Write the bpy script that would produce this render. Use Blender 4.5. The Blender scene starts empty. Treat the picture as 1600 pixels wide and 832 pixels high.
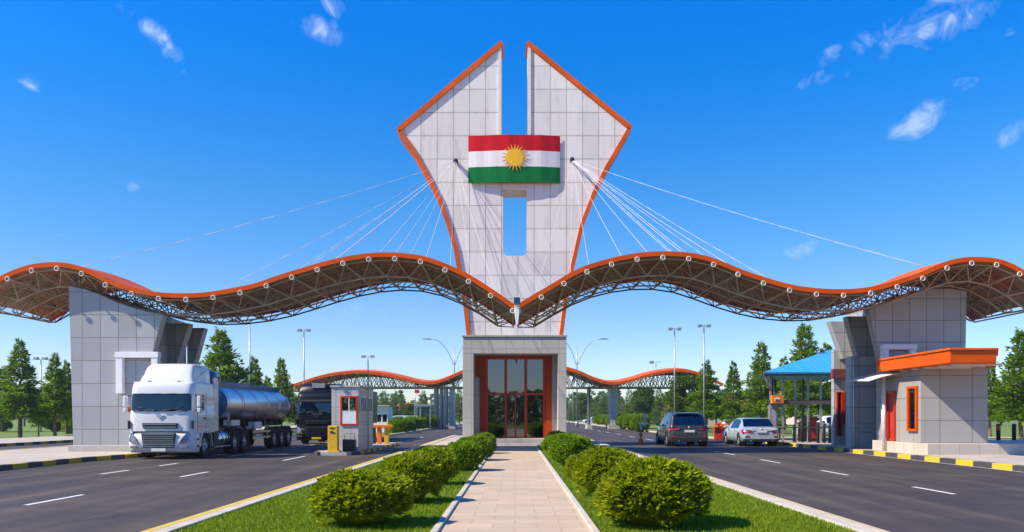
import bpy, math, random
import numpy as np
from mathutils import Vector, Matrix, noise as mnoise
C = bpy.context.scene.collection
SC = bpy.context.scene
PI = math.pi
RN = random.Random(7)
FOC, CX, HY, EYE = 1250.0, 805.0, 650.0, 1.6

def at(px, py, y):
    """world point that the photograph shows at (px, py) when it stands y metres away"""
    return Vector(((px - CX) / FOC * y, y, EYE - (py - HY) / FOC * y))

# ------------------------------------------------------------------ mesh helper
class MB:
    def __init__(s):
        s.v = []; s.f = []; s.m = []; s.s = []
    def add(s, vs, fs, mi=0, smooth=False):
        o = len(s.v)
        s.v += [tuple(p) for p in vs]
        for f in fs:
            s.f.append([o + i for i in f]); s.m.append(mi); s.s.append(smooth)
        return s
    def box(s, x0, x1, y0, y1, z0, z1, mi=0):
        v = [(x, y, z) for z in (z0, z1) for y in (y0, y1) for x in (x0, x1)]
        return s.add(v, [(0, 2, 3, 1), (4, 5, 7, 6), (0, 1, 5, 4), (2, 6, 7, 3), (0, 4, 6, 2), (1, 3, 7, 5)], mi)
    def prism(s, poly, a, b, plane='xz', mi=0, skip=()):
        n = len(poly)
        def P(p, t):
            return (p[0], t, p[1]) if plane == 'xz' else ((p[0], p[1], t) if plane == 'xy' else (t, p[0], p[1]))
        v = [P(p, a) for p in poly] + [P(p, b) for p in poly]
        f = [tuple(range(n)), tuple(range(2 * n - 1, n - 1, -1))]
        f += [(i, i + n, (i + 1) % n + n, (i + 1) % n) for i in range(n) if i not in skip]
        return s.add(v, f, mi)
    def tube(s, p, q, r, n=6, r2=None, mi=0, smooth=True, caps=True):
        p = Vector(p); q = Vector(q); d = q - p
        if d.length < 1e-6: return s
        d.normalize()
        u = d.cross(Vector((0, 0, 1)) if abs(d.z) < .9 else Vector((1, 0, 0))).normalized(); w = d.cross(u)
        r2 = r if r2 is None else r2
        v = [p + (u * math.cos(t) + w * math.sin(t)) * r for t in [2 * PI * i / n for i in range(n)]]
        v += [q + (u * math.cos(t) + w * math.sin(t)) * r2 for t in [2 * PI * i / n for i in range(n)]]
        s.add(v, [(i, (i + 1) % n, (i + 1) % n + n, i + n) for i in range(n)], mi, smooth)
        if caps: s.add(v, [tuple(range(n - 1, -1, -1)), tuple(range(n, 2 * n))], mi)
        return s
    def path(s, pts, r, n=6, mi=0):
        pts = [Vector(p) for p in pts]
        for i in range(len(pts) - 1): s.tube(pts[i], pts[i + 1], r, n, mi=mi)
        return s
    def ring(s, c, ax, R, r, n=16, k=6, mi=0, a0=0, a1=2 * PI):
        c = Vector(c); ax = Vector(ax).normalized()
        u = ax.cross(Vector((0, 0, 1)) if abs(ax.z) < .9 else Vector((1, 0, 0))).normalized(); w = ax.cross(u)
        v = []
        for i in range(n + 1):
            t = a0 + (a1 - a0) * i / n
            d = u * math.cos(t) + w * math.sin(t)
            for j in range(k):
                q = 2 * PI * j / k
                v.append(c + d * (R + r * math.cos(q)) + ax * r * math.sin(q))
        return s.add(v, [(i * k + j, i * k + (j + 1) % k, (i + 1) * k + (j + 1) % k, (i + 1) * k + j) for i in range(n) for j in range(k)], mi, True)
    def lathe(s, prof, c, ax='x', n=24, mi=0, smooth=True, sx=1, sz=1):
        c = Vector(c); v = []
        for (r, t) in prof:
            for i in range(n):
                a = 2 * PI * i / n
                p, q = r * math.cos(a), r * math.sin(a)
                v.append(c + (Vector((t, p, q)) if ax == 'x' else Vector((p * sx, t, q * sz)) if ax == 'y' else Vector((p, q, t))))
        m = len(prof)
        return s.add(v, [(i * n + j, i * n + (j + 1) % n, (i + 1) * n + (j + 1) % n, (i + 1) * n + j) for i in range(m - 1) for j in range(n)], mi, smooth)
    def grid(s, rows, mi=0, smooth=True, close=False, keep=None):
        """rows: list of equally long point lists"""
        n = len(rows[0]); v = [p for r in rows for p in r]; f = []
        for i in range(len(rows) - 1):
            for j in range(n if close else n - 1):
                if keep is None or keep(i, j):
                    f.append((i * n + j, i * n + (j + 1) % n, (i + 1) * n + (j + 1) % n, (i + 1) * n + j))
        return s.add(v, f, mi, smooth)
    def build(s, name, mats, parent=None, bevel=0, loc=None):
        me = bpy.data.meshes.new(name)
        me.from_pydata(s.v, [], s.f)
        for m in (mats if isinstance(mats, (list, tuple)) else [mats]): me.materials.append(m)
        me.polygons.foreach_set('material_index', s.m); me.polygons.foreach_set('use_smooth', s.s)
        me.update()
        import bmesh
        bm = bmesh.new(); bm.from_mesh(me)
        bmesh.ops.remove_doubles(bm, verts=bm.verts, dist=1e-5) if any(s.s) else None
        bmesh.ops.delete(bm, geom=[v for v in bm.verts if not v.link_faces], context='VERTS'); bmesh.ops.recalc_face_normals(bm, faces=bm.faces); bm.to_mesh(me); bm.free()
        o = bpy.data.objects.new(name, me); C.objects.link(o)
        if parent is not None: o.parent = parent
        if loc is not None: o.location = loc
        if bevel:
            b = o.modifiers.new('bevel', 'BEVEL'); b.width = bevel; b.segments = 2; b.limit_method = 'ANGLE'; b.angle_limit = math.radians(40)
        return o

def tag(o, label, cat, group=None):
    o['label'] = label; o['category'] = cat
    if group: o['group'] = group
    return o
def thing(name, label, cat, loc=(0, 0, 0), rz=0, group=None):
    o = bpy.data.objects.new(name, None); C.objects.link(o); o.location = loc; o.rotation_euler = (0, 0, rz)
    o.empty_display_size = .2
    return tag(o, label, cat, group)
def setting(o, kind='structure'):
    o['kind'] = kind; return o
def copy_tree(o, parent=None):
    c = o.copy(); C.objects.link(c)
    if parent is not None: c.parent = parent
    for ch in list(o.children): copy_tree(ch, c)
    return c

def mesh_np(name, V, F, mats, parent=None, mi=None, smooth=False):
    """fast mesh from numpy arrays, faces all quads (or all tris)"""
    me = bpy.data.meshes.new(name)
    k = F.shape[1]
    me.vertices.add(len(V)); me.vertices.foreach_set('co', V.astype(np.float32).ravel())
    me.loops.add(F.size); me.loops.foreach_set('vertex_index', F.astype(np.int32).ravel())
    me.polygons.add(len(F)); me.polygons.foreach_set('loop_start', np.arange(0, F.size, k, dtype=np.int32))
    for m in mats: me.materials.append(m)
    if mi is not None: me.polygons.foreach_set('material_index', mi.astype(np.int32))
    me.update(calc_edges=True)
    o = bpy.data.objects.new(name, me); C.objects.link(o)
    if parent is not None: o.parent = parent
    return o

# ------------------------------------------------------------------ materials
def newmat(name):
    m = bpy.data.materials.new(name); m.use_nodes = True
    nt = m.node_tree; return m, nt, nt.nodes['Principled BSDF']
def lin(c):
    return tuple(c[:3]) + (1,)
def N(nt, t, **kw):
    n = nt.nodes.new(t)
    for k, v in kw.items():
        if k[0] == 'i' and k[1:].isdigit(): n.inputs[int(k[1:])].default_value = v
        else: setattr(n, k, v)
    return n
def L(nt, a, b): nt.links.new(a, b)
def mth(nt, op, a, b=None):
    n = N(nt, 'ShaderNodeMath', operation=op)
    for i, x in enumerate((a, b)):
        if x is None: continue
        if isinstance(x, (int, float)): n.inputs[i].default_value = x
        else: L(nt, x, n.inputs[i])
    return n.outputs[0]
def mixc(nt, fac, a, b, blend='MIX'):
    n = N(nt, 'ShaderNodeMix', data_type='RGBA', blend_type=blend)
    for s, x in ((n.inputs[0], fac), (n.inputs[6], a), (n.inputs[7], b)):
        if hasattr(x, 'is_output') or hasattr(x, 'links') and not isinstance(x, (int, float, tuple)): L(nt, x, s)
        else: s.default_value = x
    return n.outputs[2]
def ramp(nt, src, stops):
    r = N(nt, 'ShaderNodeValToRGB'); e = r.color_ramp.elements
    e[0].position, e[0].color = stops[0][0], lin(stops[0][1]) if not isinstance(stops[0][1], float) else (stops[0][1],) * 3 + (1,)
    e[1].position, e[1].color = stops[-1][0], lin(stops[-1][1]) if not isinstance(stops[-1][1], float) else (stops[-1][1],) * 3 + (1,)
    for p, c in stops[1:-1]:
        q = e.new(p); q.color = lin(c) if not isinstance(c, float) else (c,) * 3 + (1,)
    L(nt, src, r.inputs[0]); return r.outputs[0]
def noise_t(nt, scale, detail=4, rough=.55, vec=None, map_scale=None):
    tc = N(nt, 'ShaderNodeTexCoord'); src = vec or tc.outputs['Object']
    if map_scale:
        mp = N(nt, 'ShaderNodeMapping'); mp.inputs['Scale'].default_value = map_scale; L(nt, src, mp.inputs[0]); src = mp.outputs[0]
    n = N(nt, 'ShaderNodeTexNoise'); n.inputs['Scale'].default_value = scale; n.inputs['Detail'].default_value = detail; n.inputs['Roughness'].default_value = rough
    L(nt, src, n.inputs['Vector']); return n.outputs['Fac']
def plain(name, col, rough=.5, metal=0, var=.12, scale=3.0, coat=0, bump=0, spec=.32, dirt=None):
    m, nt, b = newmat(name)
    f = noise_t(nt, scale, 5, .6)
    lo = tuple(max(0, c * (1 - var)) for c in col); hi = tuple(min(1, c * (1 + var)) for c in col)
    L(nt, ramp(nt, f, [(.3, lo), (.7, hi)]), b.inputs['Base Color'])
    b.inputs['Metallic'].default_value = metal
    L(nt, ramp(nt, noise_t(nt, scale * 2.3, 4), [(.3, max(0., rough - .06)), (.7, min(1., rough + .08))]), b.inputs['Roughness'])
    b.inputs['Specular IOR Level'].default_value = spec
    if coat: b.inputs['Coat Weight'].default_value = coat; b.inputs['Coat Roughness'].default_value = .04
    if bump:
        bp = N(nt, 'ShaderNodeBump'); bp.inputs['Strength'].default_value = bump; bp.inputs['Distance'].default_value = .02
        L(nt, noise_t(nt, scale * 12, 6), bp.inputs['Height']); L(nt, bp.outputs[0], b.inputs['Normal'])
    return m
def wall_uv(nt):
    """world metres laid along whichever wall direction the face has: (along, up)"""
    tc = N(nt, 'ShaderNodeTexCoord'); g = N(nt, 'ShaderNodeNewGeometry')
    sp = N(nt, 'ShaderNodeSeparateXYZ'); L(nt, tc.outputs['Object'], sp.inputs[0])
    sn = N(nt, 'ShaderNodeSeparateXYZ'); L(nt, g.outputs['Normal'], sn.inputs[0])
    k = mth(nt, 'GREATER_THAN', mth(nt, 'ABSOLUTE', sn.outputs[0]), .6)
    u = mth(nt, 'ADD', mth(nt, 'MULTIPLY', sp.outputs[0], mth(nt, 'SUBTRACT', 1, k)), mth(nt, 'MULTIPLY', sp.outputs[1], k))
    return u, sp.outputs[2]
def panels(name, col, w, h, u0=0, v0=0, joint=.012, jcol=(.14, .12, .1), var=.05, rough=.45, stain=.35, stain_col=(.36, .29, .22), metal=0, brick_off=0):
    m, nt, b = newmat(name)
    u, v = wall_uv(nt)
    cb = N(nt, 'ShaderNodeCombineXYZ'); L(nt, mth(nt, 'SUBTRACT', u, u0), cb.inputs[0]); L(nt, mth(nt, 'SUBTRACT', v, v0), cb.inputs[1])
    br = N(nt, 'ShaderNodeTexBrick'); br.offset = brick_off; br.squash = 1
    L(nt, cb.outputs[0], br.inputs['Vector'])
    br.inputs['Color1'].default_value = lin(tuple(c * (1 - var) for c in col)); br.inputs['Color2'].default_value = lin(tuple(min(.95, c * (1 + var)) for c in col))
    br.inputs['Mortar'].default_value = lin(jcol); br.inputs['Scale'].default_value = 1; br.inputs['Mortar Size'].default_value = joint
    br.inputs['Mortar Smooth'].default_value = .1; br.inputs['Bias'].default_value = 0; br.inputs['Brick Width'].default_value = w; br.inputs['Row Height'].default_value = h
    # streaks of dirt running down, and broad weathering
    st = noise_t(nt, 1.0, 6, .65, vec=cb.outputs[0], map_scale=(3.2, .28, 1))
    bl = noise_t(nt, .9, 5, .6, vec=cb.outputs[0])
    d = mth(nt, 'MULTIPLY', ramp(nt, st, [(.5, 0.), (.78, 1.)]), ramp(nt, bl, [(.38, 0.), (.7, 1.)]))
    c1 = mixc(nt, mth(nt, 'MULTIPLY', d, stain), br.outputs['Color'], lin(stain_col))
    # grime gathered beside the joints
    br2 = N(nt, 'ShaderNodeTexBrick'); br2.offset = brick_off; L(nt, cb.outputs[0], br2.inputs['Vector'])
    br2.inputs['Color1'].default_value = br2.inputs['Color2'].default_value = (0, 0, 0, 1); br2.inputs['Mortar'].default_value = (1, 1, 1, 1)
    br2.inputs['Scale'].default_value = 1; br2.inputs['Mortar Size'].default_value = joint * 7; br2.inputs['Mortar Smooth'].default_value = 1
    br2.inputs['Brick Width'].default_value = w; br2.inputs['Row Height'].default_value = h
    g = mth(nt, 'MULTIPLY', mth(nt, 'MULTIPLY', br2.outputs['Color'], ramp(nt, noise_t(nt, 1.7, 5, .6, vec=cb.outputs[0]), [(.4, 0.), (.75, 1.)])), stain * .8)
    c2 = mixc(nt, g, c1, lin(stain_col))
    L(nt, c2, b.inputs['Base Color']); b.inputs['Metallic'].default_value = metal
    L(nt, ramp(nt, noise_t(nt, 2.5, 4), [(.3, rough - .08), (.7, rough + .12)]), b.inputs['Roughness'])
    bp = N(nt, 'ShaderNodeBump'); bp.inputs['Strength'].default_value = .5; bp.inputs['Distance'].default_value = .015; bp.invert = True
    hgt = mth(nt, 'ADD', br.outputs['Fac'], mth(nt, 'MULTIPLY', noise_t(nt, .7, 2, vec=cb.outputs[0]), .9))
    L(nt, hgt, bp.inputs['Height']); L(nt, bp.outputs[0], b.inputs['Normal'])
    return m
def glass(name, tint=(.35, .42, .45), refl=.3, gcol=(.8, .85, .9), rough=.02):
    m, nt, b = newmat(name); nt.nodes.remove(b)
    t = N(nt, 'ShaderNodeBsdfTransparent'); t.inputs[0].default_value = lin(tint)
    g = N(nt, 'ShaderNodeBsdfGlossy'); g.inputs['Color'].default_value = lin(gcol); g.inputs['Roughness'].default_value = rough
    fr = N(nt, 'ShaderNodeFresnel'); fr.inputs[0].default_value = 1.45
    bp = N(nt, 'ShaderNodeBump'); bp.inputs['Strength'].default_value = .03; bp.inputs['Distance'].default_value = .05; L(nt, noise_t(nt, .8, 2), bp.inputs['Height'])
    L(nt, bp.outputs[0], g.inputs['Normal'])
    mx = N(nt, 'ShaderNodeMixShader'); L(nt, mth(nt, 'ADD', mth(nt, 'MULTIPLY', fr.outputs[0], 1 - refl), refl), mx.inputs[0])
    L(nt, t.outputs[0], mx.inputs[1]); L(nt, g.outputs[0], mx.inputs[2])
    L(nt, mx.outputs[0], nt.nodes['Material Output'].inputs[0]); return m
def striped(name, ca, cb_, period, axis=1, off=0, rough=.6, frac=.5):
    m, nt, b = newmat(name)
    tc = N(nt, 'ShaderNodeTexCoord'); sp = N(nt, 'ShaderNodeSeparateXYZ'); L(nt, tc.outputs['Object'], sp.inputs[0])
    t = mth(nt, 'FRACT', mth(nt, 'ADD', mth(nt, 'MULTIPLY', sp.outputs[axis], 1 / period), off))
    c = mixc(nt, mth(nt, 'GREATER_THAN', t, frac), lin(ca), lin(cb_))
    wear = ramp(nt, noise_t(nt, 9, 6, .7), [(.5, 0.), (.75, 1.)])
    c = mixc(nt, mth(nt, 'MULTIPLY', wear, .45), c, lin((.2, .19, .18)))
    L(nt, c, b.inputs['Base Color']); b.inputs['Roughness'].default_value = rough
    return m
def leafmat(name, dark, light, trans=.25, scale=2.2):
    m, nt, b = newmat(name)
    g = N(nt, 'ShaderNodeNewGeometry')
    f = mth(nt, 'ADD', mth(nt, 'MULTIPLY', g.outputs['Random Per Island'], .55), mth(nt, 'MULTIPLY', noise_t(nt, scale, 3), .6))
    c = ramp(nt, f, [(.3, dark), (.62, tuple((a + q) / 2 for a, q in zip(dark, light))), (.95, light)])
    L(nt, c, b.inputs['Base Color']); b.inputs['Roughness'].default_value = .55; b.inputs['Specular IOR Level'].default_value = .3
    tr = N(nt, 'ShaderNodeBsdfTranslucent'); L(nt, c, tr.inputs[0])
    mx = N(nt, 'ShaderNodeMixShader'); mx.inputs[0].default_value = trans
    L(nt, b.outputs[0], mx.inputs[1]); L(nt, tr.outputs[0], mx.inputs[2]); L(nt, mx.outputs[0], nt.nodes['Material Output'].inputs[0])
    return m

M = {}
M['tower'] = panels('tower_panel', (.75, .715, .67), .868, 1.25, u0=-.72 - 8.68, v0=.4, joint=.011, jcol=(.20, .16, .13), var=.09, stain=.8)
M['pier'] = panels('pier_panel', (.35, .355, .365), .735, .93, u0=.05, v0=.12, joint=.012, jcol=(.11, .105, .10), var=.09, stain=.5, rough=.4)
M['porch'] = panels('porch_panel', (.52, .49, .45), .92, 1.22, u0=.46, v0=.25, joint=.008, jcol=(.25, .23, .2), var=.05, stain=.45)
M['booth'] = panels('booth_panel', (.32, .305, .29), 1.15, .86, u0=.1, v0=.56, joint=.012, jcol=(.1, .1, .1), var=.05, stain=.3)
M['kiosk'] = panels('kiosk_panel', (.50, .47, .43), .62, .62, u0=0, v0=.1, joint=.008, jcol=(.18, .17, .16), var=.04, stain=.35)
M['plinth'] = panels('plinth_stone', (.52, .45, .37), .75, 1.0, v0=-.2, joint=.01, jcol=(.3, .26, .22), var=.06, stain=.4)
M['orange'] = plain('orange_paint', (.62, .082, .003), .55, var=.14, scale=1.2, spec=.12)
M['orange_trim'] = plain('orange_trim_paint', (.62, .098, .004), .5, var=.22, scale=.8, spec=.15)
M['red'] = plain('red_paint', (.50, .035, .012), .42, var=.15, scale=1.5)
M['maroon'] = plain('maroon_paint', (.16, .05, .05), .5)
M['steel'] = plain('truss_paint', (.40, .29, .19), .5, var=.25, scale=2)
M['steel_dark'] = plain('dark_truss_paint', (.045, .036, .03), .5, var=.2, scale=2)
M['white_pipe'] = plain('white_pipe_paint', (.62, .59, .55), .4)
M['grey_metal'] = plain('grey_galvanised', (.38, .39, .40), .42, metal=.55)
M['dark_metal'] = plain('dark_frame_metal', (.09, .085, .08), .5)
M['white_paint'] = plain('white_paint', (.78, .78, .77), .45, var=.05)
M['cream_trim'] = plain('cream_trim', (.74, .67, .58), .5, var=.08)
M['cable'] = plain('cable_white', (.72, .72, .72), .4)
M['black'] = plain('black_rubber', (.018, .018, .019), .75, var=.3)
M['plastic'] = plain('black_plastic', (.025, .026, .028), .5, var=.2)
M['chrome'] = plain('chrome', (.62, .62, .62), .18, metal=1, var=.08)
M['alloy'] = plain('alloy_rim', (.5, .5, .5), .3, metal=.9)
M['truck_white'] = plain('truck_white', (.68, .68, .67), .28, var=.06, coat=.6, scale=1)
M['truck_black'] = plain('truck_black', (.006, .010, .017), .35, var=.2, coat=.05, spec=.2)
M['blue_tank'] = plain('tank_blue', (.014, .085, .21), .35, var=.15, coat=.3)
M['suv'] = plain('suv_grey', (.075, .083, .095), .28, metal=.55, var=.05, coat=.7)
M['sedan'] = plain('sedan_silver', (.46, .52, .58), .28, metal=.3, var=.04, coat=.7)
M['car_white'] = plain('car_white', (.75, .75, .74), .3, var=.04, coat=.6)
M['car_red'] = plain('car_red', (.3, .02, .02), .3, coat=.6)
M['car_blue'] = plain('car_blue', (.03, .09, .22), .3, coat=.6)
M['tail'] = plain('tail_light_red', (.42, .008, .012), .12, var=.3, scale=20, coat=1)
M['lamp_glass'] = plain('headlight_lens', (.22, .22, .21), .08, metal=.5, var=.35, scale=14, coat=1)
M['amber'] = plain('amber_lens', (.75, .25, .02), .2)
M['plate'] = plain('plate_white', (.72, .72, .68), .4)
M['yellow'] = plain('yellow_paint', (.74, .42, .015), .45, var=.12)
M['barrier_orange'] = plain('barrier_orange', (.78, .19, .015), .45)
M['blue_roof'] = panels('blue_roof_sheet', (.04, .34, .63), .32, 50, joint=.02, jcol=(.03, .24, .42), var=.06, stain=.15, rough=.35)
M['concrete'] = plain('concrete', (.42, .39, .35), .8, var=.14, scale=1.2, bump=.15)
M['kerb'] = plain('pale_kerb', (.50, .44, .355), .75, var=.14, scale=2.5, bump=.15)
M['glass_tower'] = glass('facade_glass', (.36, .34, .33), .17, (.66, .70, .74))
M['glass_dark'] = glass('dark_car_glass', (.06, .08, .08), .10, (.8, .9, .95))
M['glass_wind'] = glass('windscreen_glass', (.16, .30, .32), .05, (.7, .9, 1.0))
M['glass_booth'] = glass('booth_glass', (.5, .55, .52), .16)
M['interior'] = plain('dark_interior', (.05, .048, .045), .8)
M['curtain'] = plain('dark_red_curtain', (.07, .015, .013), .8, var=.5, scale=2)
M['flag_red'] = plain('flag_red', (.52, .010, .02), .8, spec=.1, var=.07)
M['flag_white'] = plain('flag_white', (.74, .72, .72), .8, spec=.1, var=.04)
M['flag_green'] = plain('flag_green', (.004, .16, .04), .8, spec=.1, var=.1)
M['flag_sun'] = plain('flag_yellow', (.82, .47, .01), .5, var=.05)
M['brick_red'] = plain('red_tile', (.36, .09, .05), .7)
M['house_wall'] = plain('pale_render', (.55, .46, .38), .8)
M['bark'] = plain('bark', (.16, .11, .075), .9, var=.35, scale=6, bump=.6)
M['kerb_yb'] = striped('kerb_yellow_black', (.62, .43, .012), (.045, .045, .05), 2.0, 1, .35)
M['kerb_yb_small'] = striped('kerb_yellow_black_short', (.55, .36, .012), (.05, .05, .055), 1.5, 1, .1)
M['kerb_yg'] = striped('kerb_yellow_grey', (.60, .42, .05), (.5, .47, .4), 1.6, 1, .2, frac=.4)
M['barrier_arm'] = striped('barrier_arm_paint', (.75, .73, .7), (.72, .40, .02), 1.2, 0, .1)
M['post_rw'] = striped('red_white_post', (.7, .68, .66), (.6, .07, .02), .9, 2, .1)
M['needle'] = leafmat('conifer_needles', (.065, .13, .006), (.27, .41, .014), .48, 1.4)
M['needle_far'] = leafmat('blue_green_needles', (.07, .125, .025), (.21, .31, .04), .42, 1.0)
M['broad'] = leafmat('broad_leaves', (.05, .10, .01), (.16, .25, .02), .38, 1.2)
M['bush'] = leafmat('bush_leaves', (.145, .205, .003), (.50, .56, .008), .5, 5)
M['bush_dark'] = leafmat('bush_leaves_green', (.10, .21, .004), (.36, .50, .010), .5, 5)
M['blade'] = leafmat('grass_blades', (.13, .21, .003), (.30, .37, .006), .45, 1.5)

# underside of the roofs: ribbed sheet, some bays left in orange primer
def soffit():
    m, nt, b = newmat('roof_soffit')
    tc = N(nt, 'ShaderNodeTexCoord'); sp = N(nt, 'ShaderNodeSeparateXYZ'); L(nt, tc.outputs['Object'], sp.inputs[0])
    cb = N(nt, 'ShaderNodeCombineXYZ'); L(nt, sp.outputs[0], cb.inputs[0]); L(nt, sp.outputs[1], cb.inputs[1])
    br = N(nt, 'ShaderNodeTexBrick'); br.offset = .5; L(nt, cb.outputs[0], br.inputs[0])
    br.inputs['Color1'].default_value = (.36, .24, .15, 1); br.inputs['Color2'].default_value = (.45, .085, .015, 1); br.inputs['Mortar'].default_value = (.12, .09, .07, 1)
    br.inputs['Scale'].default_value = 1; br.inputs['Brick Width'].default_value = 1.05; br.inputs['Row Height'].default_value = 1.45; br.inputs['Mortar Size'].default_value = .03; br.inputs['Bias'].default_value = -.2
    w = N(nt, 'ShaderNodeTexWave'); w.inputs['Scale'].default_value = 1.6; w.bands_direction = 'Y'; L(nt, cb.outputs[0], w.inputs[0])
    bp = N(nt, 'ShaderNodeBump'); bp.inputs['Distance'].default_value = .04; L(nt, w.outputs['Fac'], bp.inputs['Height']); L(nt, bp.outputs[0], b.inputs['Normal'])
    L(nt, br.outputs['Color'], b.inputs['Base Color']); b.inputs['Roughness'].default_value = .6
    return m
M['soffit'] = soffit()
def asphalt():
    m, nt, b = newmat('asphalt')
    n1 = noise_t(nt, .35, 5, .6); n2 = noise_t(nt, 60, 3, .7); n3 = noise_t(nt, 1, 5, .6, map_scale=(1.1, .05, 1)); n4 = noise_t(nt, 1, 4, .55, map_scale=(.12, .9, 1))
    f = mth(nt, 'ADD', mth(nt, 'ADD', mth(nt, 'MULTIPLY', n1, .35), mth(nt, 'MULTIPLY', n3, .62)), mth(nt, 'ADD', mth(nt, 'MULTIPLY', n2, .15), mth(nt, 'MULTIPLY', n4, .25)))
    c = ramp(nt, f, [(.50, (.037, .029, .024)), (.68, (.066, .051, .042)), (.88, (.122, .095, .077))])
    v = N(nt, 'ShaderNodeTexVoronoi'); v.feature = 'DISTANCE_TO_EDGE'; v.inputs['Scale'].default_value = .16
    tc = N(nt, 'ShaderNodeTexCoord'); nz = N(nt, 'ShaderNodeTexNoise'); nz.inputs['Scale'].default_value = .8; nz.inputs['Detail'].default_value = 6; L(nt, tc.outputs['Object'], nz.inputs[0])
    va = N(nt, 'ShaderNodeVectorMath', operation='ADD'); L(nt, tc.outputs['Object'], va.inputs[0]); L(nt, nz.outputs['Color'], va.inputs[1]); L(nt, va.outputs[0], v.inputs['Vector'])
    # polished wheel tracks along each lane, oil drips between them, older repair patches
    sp = N(nt, 'ShaderNodeSeparateXYZ'); L(nt, tc.outputs['Object'], sp.inputs[0])
    wv = mth(nt, 'COSINE', mth(nt, 'MULTIPLY', mth(nt, 'ADD', sp.outputs[0], mth(nt, 'MULTIPLY', n1, 1.2)), 2 * PI / 1.72))
    c = mixc(nt, mth(nt, 'MULTIPLY', mth(nt, 'MAXIMUM', wv, 0), mth(nt, 'MULTIPLY', n3, .75)), c, lin((.026, .024, .024)))
    od = noise_t(nt, 1, 5, .6, map_scale=(1.3, .35, 1)); c = mixc(nt, ramp(nt, od, [(.62, 0.), (.72, .55)]), c, lin((.016, .015, .015)))
    pt = N(nt, 'ShaderNodeTexBrick'); pt.offset = .37; pt.inputs['Scale'].default_value = 1; pt.inputs['Brick Width'].default_value = 3.4; pt.inputs['Row Height'].default_value = 9.0; pt.inputs['Mortar Size'].default_value = .012; pt.inputs['Bias'].default_value = -.3
    pt.inputs['Color1'].default_value = (.5, .5, .5, 1); pt.inputs['Color2'].default_value = (.62, .61, .6, 1); pt.inputs['Mortar'].default_value = (.3, .3, .3, 1); L(nt, tc.outputs['Object'], pt.inputs['Vector'])
    c = mixc(nt, 1.0, c, mixc(nt, 1.0, pt.outputs['Color'], (1.9, 1.86, 1.8, 1), 'MULTIPLY'), 'MULTIPLY')
    cr = mth(nt, 'MULTIPLY', mth(nt, 'LESS_THAN', v.outputs['Distance'], .0016), .6)
    c = mixc(nt, cr, c, lin((.02, .02, .02)))
    L(nt, c, b.inputs['Base Color'])
    L(nt, ramp(nt, n3, [(.3, .62), (.7, .82)]), b.inputs['Roughness']); b.inputs['Specular IOR Level'].default_value = .35
    bp = N(nt, 'ShaderNodeBump'); bp.inputs['Strength'].default_value = .35; bp.inputs['Distance'].default_value = .006; L(nt, noise_t(nt, 90, 3), bp.inputs['Height']); L(nt, bp.outputs[0], b.inputs['Normal'])
    return m
M['asphalt'] = asphalt()
def pavers(name, col, w, h, off=.5):
    m, nt, b = newmat(name)
    tc = N(nt, 'ShaderNodeTexCoord')
    br = N(nt, 'ShaderNodeTexBrick'); br.offset = off; L(nt, tc.outputs['Object'], br.inputs['Vector'])
    br.inputs['Color1'].default_value = lin(tuple(c * .9 for c in col)); br.inputs['Color2'].default_value = lin(tuple(c * 1.08 for c in col)); br.inputs['Mortar'].default_value = lin(tuple(c * .62 for c in col))
    br.inputs['Scale'].default_value = 1; br.inputs['Brick Width'].default_value = w; br.inputs['Row Height'].default_value = h; br.inputs['Mortar Size'].default_value = .006; br.inputs['Mortar Smooth'].default_value = .3
    c = mixc(nt, mth(nt, 'MULTIPLY', ramp(nt, noise_t(nt, 1.3, 6, .65), [(.42, 0.), (.75, 1.)]), .35), br.outputs['Color'], lin(tuple(q * .62 for q in col)))
    c = mixc(nt, mth(nt, 'MULTIPLY', ramp(nt, noise_t(nt, 45, 4, .7), [(.55, 0.), (.8, 1.)]), .3), c, lin(tuple(q * .55 for q in col)))
    L(nt, c, b.inputs['Base Color']); b.inputs['Roughness'].default_value = .8
    bp = N(nt, 'ShaderNodeBump'); bp.inputs['Strength'].default_value = .4; bp.inputs['Distance'].default_value = .008; bp.invert = True; L(nt, br.outputs['Fac'], bp.inputs['Height']); L(nt, bp.outputs[0], b.inputs['Normal'])
    return m
M['path'] = pavers('path_pavers', (.51, .385, .26), .62, .42)
M['pavement'] = pavers('pavement_slabs', (.47, .40, .33), .8, .8, 0)
def steel_tank():
    m, nt, b = newmat('polished_tank_steel')
    f = noise_t(nt, 1, 5, .6, map_scale=(1, .15, 6))
    L(nt, ramp(nt, f, [(.3, (.62, .62, .63)), (.7, (.82, .81, .80))]), b.inputs['Base Color']); b.inputs['Metallic'].default_value = 1
    L(nt, ramp(nt, f, [(.3, .28), (.7, .42)]), b.inputs['Roughness']); return m
M['tank'] = steel_tank()
def ground_mat():
    m, nt, b = newmat('ground_grass')
    n = noise_t(nt, .12, 6, .65); n2 = noise_t(nt, 6, 5, .7)
    f = mth(nt, 'ADD', mth(nt, 'MULTIPLY', n, .6), mth(nt, 'MULTIPLY', n2, .4))
    L(nt, ramp(nt, f, [(.35, (.08, .14, .012)), (.55, (.14, .20, .016)), (.72, (.19, .21, .035))]), b.inputs['Base Color']); b.inputs['Roughness'].default_value = .9
    return m
M['ground'] = ground_mat()
def lawn_mat():
    m, nt, b = newmat('lawn_soil_and_thatch')
    f = mth(nt, 'ADD', mth(nt, 'MULTIPLY', noise_t(nt, .9, 5, .65), .5), mth(nt, 'MULTIPLY', noise_t(nt, 35, 4, .7), .5))
    L(nt, ramp(nt, f, [(.35, (.07, .13, .006)), (.6, (.14, .23, .008)), (.75, (.19, .27, .014))]), b.inputs['Base Color']); b.inputs['Roughness'].default_value = .9
    return m
M['lawn'] = lawn_mat()
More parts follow.
